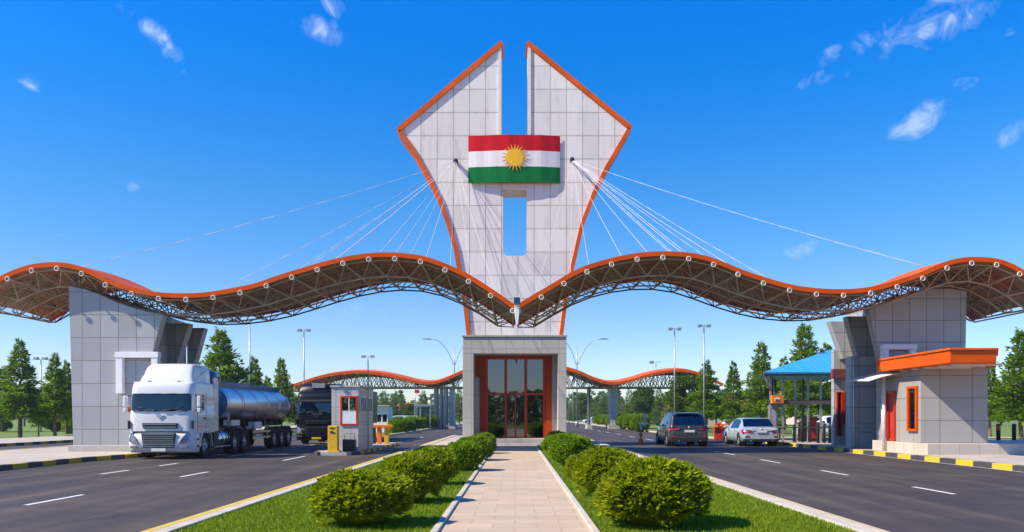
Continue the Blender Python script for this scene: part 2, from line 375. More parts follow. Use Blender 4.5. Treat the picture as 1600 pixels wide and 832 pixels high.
def paint(name, col):
    m, nt, b = newmat(name)
    w = ramp(nt, noise_t(nt, 14, 6, .75), [(.55, 0.), (.72, 1.)])
    L(nt, mixc(nt, mth(nt, 'MULTIPLY', w, .7), lin(col), lin((.09, .085, .08))), b.inputs['Base Color']); b.inputs['Roughness'].default_value = .7; return m
M['line_white'] = paint('road_paint_white', (.66, .65, .62)); M['line_yellow'] = paint('road_paint_yellow', (.6, .42, .05))
# ------------------------------------------------------------------ the ground, roads, pavements, kerbs
def wb(mb, name, mats, parent, bevel=0):
    """part modelled in world coordinates under a thing whose Empty stands at its base"""
    o = mb.build(name, mats, parent, bevel)
    o.matrix_parent_inverse = Matrix.Translation(parent.location).inverted()
    return o
def sheet(name, poly, z, m, thick=0):
    b = MB()
    if thick: b.prism(poly, z - thick, z, 'xy')
    else: b.add([(x, y, z) for x, y in poly], [tuple(range(len(poly)))])
    return setting(b.build(name, m))
def rect(x0, x1, y0, y1): return [(x0, y0), (x1, y0), (x1, y1), (x0, y1)]

M['kerb_tan'] = plain('tan_kerb', (.50, .40, .26), .75, var=.14, scale=2.5)
sheet('ground', rect(-900, 900, -300, 1500), -.02, M['ground'])
sheet('road', rect(-15.4, -4.55, -30, 62), 0, M['asphalt'])
sheet('road', rect(4.55, 14.75, -30, 62), 0, M['asphalt'])
sheet('road', rect(-26.75, -21.4, -30, 120), 0, M['asphalt'])
sheet('road', rect(-9.9, -4.55, 62, 420), 0, M['asphalt'])
sheet('road', rect(4.55, 13.4, 62, 420), 0, M['asphalt'])
sheet('road', [(-21.4, 44), (-15.4, 44), (-15.4, 62), (-21.4, 62)], .001, M['asphalt'])
sheet('road', rect(-4.55, 4.55, 62, 74), .001, M['asphalt'])
# central strip: lawn, path and their edging
sheet('lawn', rect(-4.5, -1.10, -4, 41.2), .06, M['lawn'], .1)
sheet('lawn', rect(1.10, 4.5, -4, 41.2), .06, M['lawn'], .1)
sheet('path', rect(-1.0, 1.0, -4, 39.6), .075, M['path'], .12)
sheet('path', rect(-4.5, 4.5, 41.2, 62), .07, M['pavement'], .12)
sheet('path', rect(-4.5, 4.5, 39.6, 41.2), .075, M['pavement'], .12)
for s in (-1, 1):
    xa, xb = sorted((s * 1.0, s * 1.10))
    setting(MB().box(xa, xb, -4, 39.6, -.02, .11).build('kerb', M['kerb'], bevel=.015))
    xa, xb = sorted((s * 4.5, s * 4.72))
    setting(MB().box(xa, xb, -4, 62, -.02, .10).build('kerb', M['kerb'], bevel=.015))
    xa, xb = sorted((s * 4.723, s * 4.87))
    setting(MB().box(xa, xb, -4, 62, -.02, .097).build('kerb', M['line_yellow' if s < 0 else 'kerb_tan'], bevel=.012))
# pavement left of the truck, and the one beyond the outer lane
LK = [(-15.2, -30), (-15.2, 27.5), (-14.5, 31.5), (-14.5, 42)]
b = MB(); b.prism(LK + [(-21.3, 42), (-21.3, -30)], -.02, .15, 'xy'); setting(b.build('pavement', M['pavement']))
def kerb_line(pts, w, z, m):
    b = MB(); P = [Vector((x, y, 0)) for x, y in pts]
    rows = []
    for i, p in enumerate(P):
        d = (P[min(i + 1, len(P) - 1)] - P[max(i - 1, 0)]).normalized(); n = Vector((-d.y, d.x, 0)) * w
        rows.append([p + Vector((0, 0, -.02)), p + Vector((0, 0, z)), p + n + Vector((0, 0, z)), p + n + Vector((0, 0, -.02))])
    b.grid(rows, smooth=False, close=True); b.add(rows[0], [(0, 1, 2, 3)]); b.add(rows[-1], [(3, 2, 1, 0)])
    return setting(b.build('kerb', m, bevel=.015))
dense = lambda a, c, n: [(a[0] + (c[0] - a[0]) * i / n, a[1] + (c[1] - a[1]) * i / n) for i in range(n)]
kerb_line([(LK[i][0] + .004, LK[i][1]) for i in range(4)], -.22, .16, M['kerb_yb_small'])
kerb_line([(-21.5, -30), (-21.5, 42.2)], .2, .158, M['kerb_yg'])
kerb_line([(-26.6, -30), (-26.6, 120)], .2, .16, M['kerb_yb_small'])
sheet('pavement', rect(-33, -26.8, -30, 120), .14, M['pavement'], .16)
b = MB(); b.box(-21.3, -14.5, 42, 42.2, -.02, .156); setting(b.build('kerb', M['kerb_yg']))
# pavement on the right
sheet('pavement', rect(14.7, 24.5, -30, 50), .15, M['pavement'], .17)
kerb_line([(14.48, -30), (14.48, 50.2)], -.24, .165, M['kerb_yb'])
b = MB(); b.box(14.72, 24.5, 50, 50.2, -.02, .16); setting(b.build('kerb', M['kerb']))
kerb_line([(14.2, 50.3), (13.2, 62), (13.2, 400)], -.22, .14, M['kerb_yg'])
kerb_line([(-21.4, 62), (-9.8, 62.2), (-9.7, 400)], .22, .14, M['kerb_yg'])
sheet('pavement', rect(-12.0, -9.92, 90, 400), .12, M['pavement'], .14)
sheet('pavement', rect(13.42, 15.0, 108, 400), .12, M['pavement'], .14)
sheet('pavement', rect(17, 60, 57, 60), .02, M['pavement'])
sheet('pavement', rect(24, 70, 38, 41), .02, M['pavement'])
# lane markings
def dash(x, y0, y1, w=.11, m='line_white'): sheet('road_marking', rect(x - w / 2, x + w / 2, y0, y1), .004, M[m])
for y0, y1 in ((8.4, 10), (14.3, 16.2), (20.9, 22.8)): dash(-8.75, y0, y1)
dash(-8.3, 28.6, 31.6)
for y0, y1 in ((14.8, 16.4), (21.9, 23.5), (25.5, 26.9)): dash(-11.35, y0, y1)
dash(-11.2, 31.5, 37); dash(-11.2, 40, 50); dash(-6.9, 47, 60); 
b = MB().add([(-6.0, 34.4, .004), (-4.9, 34.4, .004), (-4.9, 34.62, .004), (-6.0, 34.62, .004)], [(0, 1, 2, 3)]); setting(b.build('road_marking', M['line_white']))
for y0, y1 in ((11, 12.6), (16.3, 18.0), (21.5, 23.4), (27, 29.2), (32.6, 36)): dash(8.95, y0, y1)
for y0 in range(44, 120, 8): dash(8.95, y0, y0 + 3)
dash(14.38, -30, 50, .07)

# grass blades on the two strips (nobody could count them)
def lawn_blades():
    rs = np.random.RandomState(3); V = []
    for sx in (-1, 1):
        for y0, y1, dens, ln in ((7, 15, 1500, .05), (15, 24, 650, .06), (24, 41, 260, .075)):
            n = int(3.3 * (y1 - y0) * dens)
            x = sx * rs.uniform(1.11, 4.49, n); y = rs.uniform(y0, y1, n)
            a = rs.uniform(0, 2 * PI, n); l = ln * rs.uniform(.5, 1.25, n); w = .006 * (ln / .05) * 1.5
            tx = rs.normal(0, .4, n) * l; ty = rs.normal(0, .4, n) * l
            z = np.full(n, .058)
            p0 = np.stack([x - np.cos(a) * w, y - np.sin(a) * w, z], 1); p1 = np.stack([x + np.cos(a) * w, y + np.sin(a) * w, z], 1)
            p2 = np.stack([x + tx, y + ty, z + l], 1)
            V.append(np.stack([p0, p1, p2], 1).reshape(-1, 3))
    V = np.concatenate(V); F = np.arange(len(V)).reshape(-1, 3)
    return setting(mesh_np('grass', V, F, [M['blade']]), 'stuff')
lawn_blades()

M['door_orange'] = plain('door_surround_orange', (.40, .045, .004), .5, spec=.15)
# ------------------------------------------------------------------ the gate tower
TY = 43.0
tower = thing('gate_tower', 'tall pale panelled tower with two pointed wings, orange edges and a glazed entrance', 'tower', (0, TY, 0))
Lp = [(620, 203), (645, 237), (666, 275), (685, 312), (700, 355), (710, 388), (718, 435), (725, 475), (731, 535)]
Rp = [(987, 199), (970, 228), (950, 262), (930, 302), (911, 352), (900, 400), (891, 440), (884, 480), (878, 535)]
def XZ(p): q = at(p[0], p[1], TY); return (q.x, q.z)
Lpoly = [XZ(p) for p in [(783, 66)] + Lp + [(805, 535), (805, 400), (792, 400), (787.5, 397), (786, 391), (786, 290), (805, 290), (805, 216), (783, 216)]]
Rpoly = [XZ(p) for p in [(825, 66)] + Rp + [(805, 535), (805, 400), (817, 400), (821.5, 397), (823, 391), (823, 290), (805, 290), (805, 216), (825, 216)]]
b = MB(); n = len(Lpoly)
b.prism(Lpoly, TY, TY + 1.5, skip=(10, 16)); b.prism(Rpoly, TY, TY + 1.5, skip=(10, 16))
wb(b, 'facade', M['tower'], tower)
def edge_strip(pts, inward, wid):
    P = [Vector(XZ(p)) for p in pts]; q = []
    for i, p in enumerate(P):
        d = (P[min(i + 1, len(P) - 1)] - P[max(i - 1, 0)]).normalized(); nn = Vector((-d.y, d.x)) * inward
        q.append((p - nn * .05, p + nn * wid))
    bb = MB()
    rows = [[(a.x, TY - .10, a.y), (c.x, TY - .10, c.y), (c.x, TY + 1.62, c.y), (a.x, TY + 1.62, a.y)] for a, c in q]
    bb.grid(rows, smooth=False, close=True); bb.add(rows[0], [(0, 1, 2, 3)]); bb.add(rows[-1], [(3, 2, 1, 0)])
    return wb(bb, 'edge_trim', M['orange_trim'], tower)
edge_strip([(783, 66), (620, 203)], 1, .2); edge_strip([(622, 206)] + Lp[1:-1] + [(731, 528)], 1, .16)
edge_strip([(825, 66), (987, 199)], -1, .2); edge_strip([(985, 202)] + Rp[1:-1] + [(878, 528)], -1, .16)
for x0, x1 in ((778.5, 783.4), (824.6, 829.5)):
    a = at(x0, 74, TY); c = at(x1, 214, TY)
    wb(MB().box(a.x, c.x, TY - .06, TY + 1.56, c.z, a.z), 'reveal_trim', M['cream_trim'], tower)
a = at(785, 297, TY); c = at(824, 286, TY)
wb(MB().box(a.x, c.x, TY - .03, TY + 1.53, a.z, c.z), 'slot_lintel', M['cream_trim'], tower)
# entrance porch
PY = 42.0
def PX(px): return (px - CX) / FOC * PY
def PZ(py): return EYE - (py - HY) / FOC * PY
x0, x1, xi0, xi1 = PX(723), PX(885), PX(740), PX(872)
zt, zl, zf = PZ(527), PZ(553), PZ(686)
b = MB()
b.box(x0, xi0, PY, 46.5, 0, zl); b.box(xi1, x1, PY, 46.5, 0, zl); b.box(x0, x1, PY, 46.5, zl + .002, zt)
b.box(xi0, xi1, 46.2, 46.5, 0, zl - .003)
wb(b, 'porch', M['porch'], tower, .015)
b = MB(); b.box(x0 - .05, x1 + .05, PY - .06, PY + .1, zt + .002, zt + .1); wb(b, 'porch_coping', M['concrete'], tower, .01)
b = MB(); b.box(PX(742), PX(870), 41.55, 43.6, 0, .16); b.box(PX(745), PX(867), 41.9, 43.6, .162, zf); b.box(xi0 + .004, xi1 - .004, 43.6, 46.2, 0, zf - .004)
wb(b, 'steps', M['concrete'], tower, .012)
GY = 43.35
gx = lambda px: (px - CX) / FOC * GY
gz = lambda py: EYE - (py - HY) / FOC * GY
fr = MB()
cols = [(758, 762), (788.5, 792), (819.5, 823.5), (848.5, 852)]
for a, c in cols: fr.box(gx(a), gx(c), GY - .05, GY + .06, zf, gz(561))
for a, c, d in ((558, 562, 0), (614.5, 617.5, .004), (683.5, 686.5, 0)): fr.box(gx(758) + .002, gx(852) - .002, GY - .053 - d, GY + .063 + d, gz(c), gz(a))
fr.box(gx(804.5), gx(806.5), GY - .045, GY + .055, zf + .01, gz(616))
frame = wb(fr, 'door_frame', M['red'], tower, .006)
def pane(p0, p1, q0, q1, nm='pane', par=None):
    o = wb(MB().box(gx(p0) + .01, gx(p1) - .01, GY - .006, GY + .006, gz(q1) + .004, gz(q0) - .004), nm, M['glass_tower'], tower)
for i in range(3):
    pane(cols[i][1], cols[i + 1][0], 562, 614.5)
    if i != 1: pane(cols[i][1], cols[i + 1][0], 617.5, 683.5)
for p0, p1, hx in ((792, 804.5, 802.6), (806.5, 819.5, 808.4)):
    pane(p0, p1, 617.5, 683.5, 'door_leaf')
    h = MB().tube((gx(hx), GY - .08, gz(643)), (gx(hx), GY - .08, gz(655)), .015, 8, mi=0)
    wb(h, 'door_handle', M['chrome'], tower)
b = MB(); b.box(gx(852.3), gx(862), GY - .12, GY + .05, zf, gz(560)); b.box(gx(750), gx(757.8), GY - .12, GY + .05, zf, gz(590)); b.box(gx(744), gx(757.8), GY - .121, GY + .05, gz(589.6), gz(560))
b.box(gx(744), gx(862), GY - .1, GY + .05, gz(559.5), gz(556))
wb(b, 'side_panel', M['door_orange'], tower, .008)
b = MB(); b.box(xi0 + .004, gx(749.8), GY - .02, GY + .1, zf, gz(590)); b.box(xi0 + .004, gx(743.8), GY - .021, GY + .1, gz(590), zl - .004); b.box(gx(862.2), xi1 - .004, GY - .02, GY + .1, zf, zl - .004); b.box(gx(743.8), gx(862.2), GY - .02, GY + .1, gz(555.8), zl - .004)
wb(b, 'porch_infill', M['porch'], tower)
b = MB()
for k in range(9):
    t = 821 + k * 2.9; b.tube((gx(t), GY + .5 + .05 * (k % 2), zf), (gx(t), GY + .5 + .05 * (k % 2), gz(560)), .055, 8)
wb(b, 'curtain', M['curtain'], tower)
b = MB(); b.box(xi0 + .01, xi1 - .01, 46.0, 46.15, zf, zl - .01); wb(b, 'back_wall', M['interior'], tower)

# flag banner bowed across the two wings
def flag():
    FX0, FX1, d = PXt(732), PXt(875), .22
    z3, z0 = at(0, 214, TY).z, at(0, 287.5, TY).z
    t = thing('flag', 'large red, white and green flag with a yellow sun, bowed across both tower wings', 'flag', ((FX0 + FX1) / 2, TY - .1, z0))
    def S(x): u = (x - (FX0 + FX1) / 2) / ((FX1 - FX0) / 2); return TY - .10 - d * (1 - u * u)
    def strip(za, zb, off=0, nseg=24):
        bb = MB()
        xs = [FX0 + (FX1 - FX0) * i / nseg for i in range(nseg + 1)]
        wob = lambda x: .012 * math.sin(x * 3.1) + .008 * math.sin(x * 7.3 + 1)
        rows = [[(x, S(x) + wob(x), za), (x, S(x) + wob(x), zb), (x, S(x) + .03 + wob(x), zb), (x, S(x) + .03 + wob(x), za)] for x in xs]
        bb.grid(rows, smooth=False, close=True); bb.add(rows[0], [(0, 1, 2, 3)]); bb.add(rows[-1], [(3, 2, 1, 0)])
        return bb
    h = (z3 - z0) / 3
    wb(strip(z0, z0 + h), 'green_stripe', M['flag_green'], t); wb(strip(z0 + h, z0 + 2 * h), 'white_stripe', M['flag_white'], t); wb(strip(z0 + 2 * h, z3), 'red_stripe', M['flag_red'], t)
    cx, cz = (FX0 + FX1) / 2 + .03, (z0 + z3) / 2 + .05
    R0, R1 = 13.2 / FOC * TY, 21.5 / FOC * TY
    bb = MB(); P = lambda x, z: (x, S(x) - .03, z)
    ring_ = [P(cx + R0 * math.cos(2 * PI * i / 42), cz + R0 * math.sin(2 * PI * i / 42)) for i in range(42)]
    cols_ = 16; rows = []
    for i in range(cols_ + 1):
        u = -1 + 2 * i / cols_; x = cx + R0 * u; hh = R0 * math.sqrt(max(0, 1 - u * u)); rows.append([(x, S(x) - .03, cz - hh), (x, S(x) - .03, cz + hh)])
    bb.grid(rows, smooth=False)
    for k in range(21):
        a = PI / 2 + 2 * PI * k / 21; w = .085
        pts = [(cx + R0 * .93 * math.cos(a - w * 1.25), cz + R0 * .93 * math.sin(a - w * 1.25)), (cx + R1 * math.cos(a), cz + R1 * math.sin(a)), (cx + R0 * .93 * math.cos(a + w * 1.25), cz + R0 * .93 * math.sin(a + w * 1.25))]
        bb.add([(x, S(x) - .034, z) for x, z in pts], [(0, 1, 2)])
    o = wb(bb, 'sun_emblem', M['flag_sun'], t)
    sol = o.modifiers.new('solidify', 'SOLIDIFY'); sol.thickness = .012
    for px in (736, 768, 842, 871):
        x = PXt(px); bk = MB(); bk.box(x - .04, x + .04, S(x) + .03, TY - .004, z0 + .3, z0 + .38); wb(bk, 'bracket', M['grey_metal'], t); bk = MB(); bk.box(x - .04, x + .04, S(x) + .03, TY - .004, z3 - .38, z3 - .3); wb(bk, 'bracket', M['grey_metal'], t)
def PXt(px): return (px - CX) / FOC * TY
flag()

# ------------------------------------------------------------------ wavy canopies
CY0, CY1 = 32.0, 38.0
EDGE_L = [(-60, 470), (-40, 459), (-20, 446), (0, 434), (37, 417.5), (75, 411), (110, 412.5), (140, 422), (162, 434), (190, 446), (225, 455), (250, 459), (285, 460.5), (320, 459.5), (362, 452.5), (400, 445), (432, 433), (475, 420), (512, 409), (550, 401), (575, 397.5), (605, 396), (637, 398), (665, 402), (700, 415), (725, 426), (750, 441), (775, 457.5), (806, 479)]
EDGE_R = [(806, 479), (837, 460), (862, 446), (887, 430), (912, 417.5), (950, 406), (987, 398), (1025, 394.5), (1060, 395), (1095, 399), (1125, 409), (1162, 425), (1200, 437), (1237, 447.5), (1275, 452.5), (1307, 454), (1340, 453), (1375, 447.5), (1412, 436), (1437, 427.5), (1470, 412.5), (1495, 405), (1520, 403), (1550, 404.5), (1575, 411), (1600, 425), (1622, 441), (1645, 458), (1660, 470)]
def resample(pts, n):
    """smooth and evenly spaced along the curve"""
    P = np.array(pts, float)
    for _ in range(2):
        Q = [P[0]]
        for i in range(len(P) - 1): Q += [P[i] * .75 + P[i + 1] * .25, P[i] * .25 + P[i + 1] * .75]
        P = np.array(Q + [P[-1]])
    s = np.r_[0, np.cumsum(np.hypot(*np.diff(P, axis=0).T))]
    t = np.linspace(0, s[-1], n + 1)
    return np.stack([np.interp(t, s, P[:, 0]), np.interp(t, s, P[:, 1])], 1)
def edge_xz(pts, n, Y=CY0):
    return [((x - CX) / FOC * Y, EYE - (y - HY) / FOC * Y) for x, y in resample(pts, n)]
def canopy(pts, Y0, Y1, nb, label, cx, name='wavy_canopy', rows=4, depth=.78, full=True, k=1.0, group=None, flat=None, bul=.16):
    fine = edge_xz(pts, nb * 4, Y0); nodes = edge_xz(pts, nb, Y0)
    t = thing(name, label, 'canopy', (cx, (Y0 + Y1) / 2, 0), group=group)
    NR = 12
    def bulge(v): return bul * math.sin(PI * v)
    def normal(i, arr):
        a = Vector(arr[max(0, i - 1)]); c = Vector(arr[min(len(arr) - 1, i + 1)]); d = (c - a).normalized(); nn = Vector((-d.y, d.x))
        return nn if nn.y > 0 else -nn
    top, bot = [], []
    for i, (x, z) in enumerate(fine):
        nn = normal(i, fine)
        top.append([(x, Y0 + (Y1 - Y0) * v / NR, z + bulge(v / NR)) for v in range(NR + 1)])
        bot.append([(x - nn.x * .07, Y0 + (Y1 - Y0) * v / NR, z - nn.y * .07 + bulge(v / NR)) for v in range(NR + 1)])
    wb(MB().grid(top), 'roof', M['orange_trim'], t)
    wb(MB().grid(bot), 'soffit', M['soffit'], t)
    for (ya, yb) in ((Y0 - .09, Y0 + .03), (Y1 - .03, Y1 + .07)):
        rws = []
        for i, (x, z) in enumerate(fine):
            nn = normal(i, fine); u, w = (.03, .155 * k)
            rws.append([(x + nn.x * u, ya, z + nn.y * u), (x - nn.x * w, ya, z - nn.y * w), (x - nn.x * w, yb, z - nn.y * w), (x + nn.x * u, yb, z + nn.y * u)])
        bb = MB(); bb.grid(rws, smooth=False, close=True); bb.add(rws[0], [(0, 1, 2, 3)]); bb.add(rws[-1], [(3, 2, 1, 0)])
        wb(bb, 'fascia', M['orange'], t)
    # space frame: top nodes on a grid, bottom nodes half a bay on, four web struts from each
    ny = rows; sy = (Y1 - Y0 - .3) / ny
    def T(i, j): x, z = nodes[i]; nn = normal(i, nodes); return Vector((x - nn.x * .22, Y0 + .15 + sy * j, z - nn.y * .22 + bulge(j / ny)))
    def B(i, j):
        x = (nodes[i][0] + nodes[i + 1][0]) / 2; z = (nodes[i][1] + nodes[i + 1][1]) / 2; a = normal(i, nodes) + normal(i + 1, nodes); a.normalize()
        dd = depth * (.86 if j == ny - 1 else 1)
        if flat: return Vector((x, Y0 + .15 + sy * (j + .5), min(flat, z - .5)))
        return Vector((x - a.x * dd, Y0 + .15 + sy * (j + .5), z - a.y * dd + bulge((j + .5) / ny) * .5))
    nbm = nb
    r = .026 * k
    # front web and chords are parts of their own
    for j in range(ny):
        bb = MB()
        for i in range(nbm - 1): bb.tube(B(i, j), B(i + 1, j), .036 * k, 6, caps=False)
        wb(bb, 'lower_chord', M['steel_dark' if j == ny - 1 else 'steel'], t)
    bb = MB()
    for i in range(nb): bb.tube(T(i, 0), T(i + 1, 0), .03 * k, 6, caps=False)
    wb(bb, 'upper_chord', M['steel'], t)
    if full:
        for i in range(nbm):
            bb = MB().tube(T(i, 0), B(i, 0), r, 6, caps=False).tube(T(i + 1, 0), B(i, 0), r, 6, caps=False)
            bb.lathe([(.0, -.055), (.05, -.03), (.055, 0), (.05, .03), (.0, .055)], B(i, 0), 'z', 8)
            wb(bb, 'web_strut', M['steel'], t)
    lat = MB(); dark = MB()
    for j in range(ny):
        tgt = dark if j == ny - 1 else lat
        for i in range(nbm):
            if not (full and j == 0):
                tgt.tube(T(i, j), B(i, j), r * .9, 5, caps=False); tgt.tube(T(i + 1, j), B(i, j), r * .9, 5, caps=False)
            tgt.tube(T(i, j + 1), B(i, j), r * .9, 5, caps=False); tgt.tube(T(i + 1, j + 1), B(i, j), r * .9, 5, caps=False)
            if j < ny - 1: lat.tube(B(i, j), B(i, j + 1), r, 5, caps=False)
        if j:
            for i in range(nb): lat.tube(T(i, j), T(i + 1, j), r, 5, caps=False)
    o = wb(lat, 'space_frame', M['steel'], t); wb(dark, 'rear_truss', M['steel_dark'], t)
    for i in range(nb + 1):
        p = T(i, 0)
        if full:
            q = wb(MB().tube((p.x, Y0 - .12, p.z), (p.x, Y1 - .1, p.z + .0), .035, 6), 'purlin', M['steel'], t)
            wb(MB().ring((p.x, Y0 - .17, p.z - .02), (0, 1, 0), .088, .021, 14, 6), 'pipe_end', M['white_pipe'], q)
    if not full:
        bb = MB()
        for i in range(nb + 1):
            p = T(i, 0); bb.tube((p.x, Y0 - .1, p.z), (p.x, Y1 - .1, p.z), .04 * k, 5)
        wb(bb, 'purlins', M['steel'], t)
    return t, nodes
capL, nodL = canopy(EDGE_L, CY0, CY1, 22, 'wavy orange edged space frame roof spanning the lanes over the white tanker truck', -11)
capR, nodR = canopy(EDGE_R, CY0, CY1, 22, 'wavy orange edged space frame roof spanning the lanes over the two cars', 11)
def canopy_z(X):
    arr = nodL if X < 0 else nodR
    return float(np.interp(X, [a[0] for a in arr], [a[1] for a in arr]))

# floodlight and rainwater hopper at the valley between the two roofs
t = thing('floodlight', 'small white floodlight with a dark lens hung at the valley between both wavy roofs', 'lamp', (0.06, 31.6, 5.0))
zc = lambda py: EYE - (py - HY) / FOC * 31.5
b = MB(); b.box(-.05, .19, 31.3, 31.75, zc(475), zc(466)); wb(b, 'lens', M['glass_dark'], t)
b = MB(); b.box(-.07, .21, 31.32, 31.85, zc(475) - .004, zc(474)); b.box(-.06, .20, 31.36, 31.8, zc(475), zc(467.5)); wb(b, 'housing', M['grey_metal'], t)
b = MB(); b.prism([(-.03, zc(476)), (.17, zc(476)), (.16, zc(490)), (.11, zc(508)), (.04, zc(508)), (-.02, zc(490))], 31.5, 31.8); wb(b, 'body', M['white_paint'], t, .01)

# stay cables
def cable_fan(ax, ay, ends, label):
    A = at(ax, ay, TY - .25)
    t = thing('stay_cable_fan', label, 'cables', A)
    wb(MB().lathe([(.0, -.12), (.11, -.1), (.13, .0), (.09, .12), (0, .14)], A, 'z', 12).box(A.x - .07, A.x + .07, A.y, TY - .004, A.z - .07, A.z + .07), 'anchor', M['black'], t)
    for px, Y in ends:
        if isinstance(px, tuple): E_ = at(px[0], px[1], Y)
        else:
            X = (px - CX) / FOC * CY0; Z = canopy_z(X)
            X = X; E_ = Vector((X, Y, Z + .12))
        D = A - E_; pts = []
        nseg = 14; sag = .010 * D.length
        for i in range(nseg + 1):
            u = i / nseg; p = A - D * u; p.z -= sag * 4 * u * (1 - u); pts.append(p)
        wb(MB().path(pts, .008, 5), 'cable', M['cable'], t)
cable_fan(712, 252, [(88, 33.5), (250, 35.5), (392, 34), (400, 36.2), (455, 34.5), (598, 34), (612, 35.5), (655, 33.8), (730, 37.2), (775, 34), (322, 37), (520, 36.8), (688, 36.5)], 'fan of thin white stay cables from the tower wing to the tanker side roof')
cable_fan(894, 250, [(1478, 33.5), (1310, 35.5), (1225, 34), (1200, 36.2), (1125, 34.5), (1078, 34), (1060, 35.8), (985, 33.8), (905, 37.2), (836, 34), (1275, 37), (1160, 36.8), (940, 36.5)], 'fan of thin white stay cables from the tower wing to the parked cars side roof')

# ------------------------------------------------------------------ piers that carry the canopies
def pier(s, Yf, face, fins, label, plinth=None, annex=None):
    """face: (outer bottom x, outer top x, inner bottom x, inner top x, z where the flare starts); s=-1 left"""
    xo0, xo1, xi0_, xi1_, zfl = face; Yb = Yf + 5.6
    t = thing('canopy_pier', label, 'pier', ((xo0 + xi0_) / 2, Yf + 2, .15))
    top = lambda x: canopy_z(x) - .80
    b = MB(); cxo = xi0_ + s * .95
    xs = [xo1 + (xi1_ - xo1) * i / 6 for i in range(7)]
    poly = [(xo0, .15)] + [(x, top(x)) for x in xs] + [(xi0_, zfl), (xi0_, .15)]
    b.prism(poly, Yf, Yf + .42)
    wb(b, 'front_wall', M['pier'], t, .02)
    b = MB(); xs = [xo1 + (cxo - xo1) * i / 6 for i in range(7)]
    b.prism([(xo0, .15)] + [(x - s * .0, top(x) - .02) for x in xs] + [(cxo, .15)], Yf + .42, Yb)
    wb(b, 'core', M['pier'], t)
    for (Y, xb, xt, zb, low) in fins:
        xm = cxo - s * .0
        z0 = .15 if low else zb; b = MB(); b.prism([(xm, z0), (xm, top(xt) - .02), (xt, top(xt) - .02), (xb, zb)] + ([(xb, .15)] if low else []), Y, Y + .5)
        wb(b, 'fin', M['pier'], t, .015)
    if plinth:
        b = MB(); xa, xc = sorted((xo0 + s * .14, xi0_ - s * .1)); b.box(xa, xc, Yf - .16, Yb + .1, .13, .40); wb(b, 'plinth', M['concrete'], t, .02)
    return t
pL = pier(-1, 32.5, (-17.95, -18.15, -14.72, -14.3, 4.2), [(36.2, -15.3, -14.75, 4.0, 1), (38.2, -15.35, -14.85, 4.0, 1)], 'flared grey panelled pier carrying the roof beside the white tanker truck', True)
pR = pier(1, 34.4, (19.3, 19.42, 15.7, 15.2, 4.0), [(36.9, 15.85, 15.3, 4.1, 1), (39.4, 16.15, 15.5, 4.4, 0)], 'flared grey panelled pier carrying the roof behind the orange roofed booth')
# doorway surrounds
def surround(t, x0, x1, z1, Y, w, z0=.15, lo=None):
    b = MB(); b.box(x0, x0 + w, Y - .28, Y - .002, lo or z0, z1 - w * .9); b.box(x1 - w, x1, Y - .28, Y - .002, z0, z1 - w * .9); b.box(x0 - .03, x1 + .03, Y - .3, Y - .002, z1 - w * .9 + .003, z1)
    wb(b, 'door_surround', M['white_paint'], t, .01)
    b = MB(); b.box(x0 + w + .02, x1 - w - .02, Y - .05, Y - .003, z0, z1 - w * .9 - .05); wb(b, 'door', M['pier'], t)
surround(pL, at(186, 0, 32.5).x, at(247, 0, 32.5).x + .1, at(0, 551, 32.5).z, 32.5, .26, lo=2.5)
wb(MB().box(-15.68, -15.55, 32.28, 32.44, 1.75, 1.95), 'meter_box', M['red'], pL)
surround(pR, at(1375, 0, 34.4).x, at(1427, 0, 34.4).x, at(0, 539, 34.4).z, 34.4, .26)
# lower block on the right pier with its two slot windows
an = MB(); an.box(15.12, 16.48, 36.0, 36.62, .15, 4.28); wb(an, 'annex', M['pier'], pR, .02)
b = MB(); Y = 35.96; b.box(at(1343, 0, 36).x, at(1369, 0, 36).x, Y, 36.05, at(0, 676, 36).z, at(0, 662, 36).z); g = wb(b, 'vent_box', M['grey_metal'], pR, .01)
b = MB(); b.box(at(1344.5, 0, 36).x, at(1367.5, 0, 36).x, Y - .012, Y, at(0, 674.5, 36).z, at(0, 663.5, 36).z); wb(b, 'vent_cover', M['pier'], pR)
wb(MB().tube((15.2, 35.93, .15), (15.2, 35.93, 4.2), .035, 8), 'downpipe', M['white_pipe'], pR)
b = MB(); b.box(15.9, 16.9, 39.9, 40.25, .15, 4.9); wb(b, 'stair_block', M['pier'], pR)
b = MB(); b.box(15.72, 16.95, 39.62, 39.88, at(0, 592, 39.7).z, at(0, 577, 39.7).z); wb(b, 'maroon_band', M['maroon'], pR, .01)
for a, c, z0, z1 in ((1308.5, 1314.5, 680, 614), (1319.5, 1326, 662, 614)):
    xa, xc = at(a, 0, 39.85).x, at(c, 0, 39.85).x; za, zb = at(0, z0, 39.85).z, at(0, z1, 39.85).z
    b = MB(); w = .05; b.box(xa - w, xa, 39.8, 39.898, za - w, zb + w); b.box(xc, xc + w, 39.8, 39.898, za - w, zb + w); b.box(xa, xc, 39.802, 39.898, zb, zb + w); b.box(xa, xc, 39.802, 39.898, za - w, za)
    f = wb(b, 'window_frame', M['red'], pR); 
    wb(MB().box(xa, xc, 39.87, 39.897, za, zb), 'window', M['curtain'], pR)

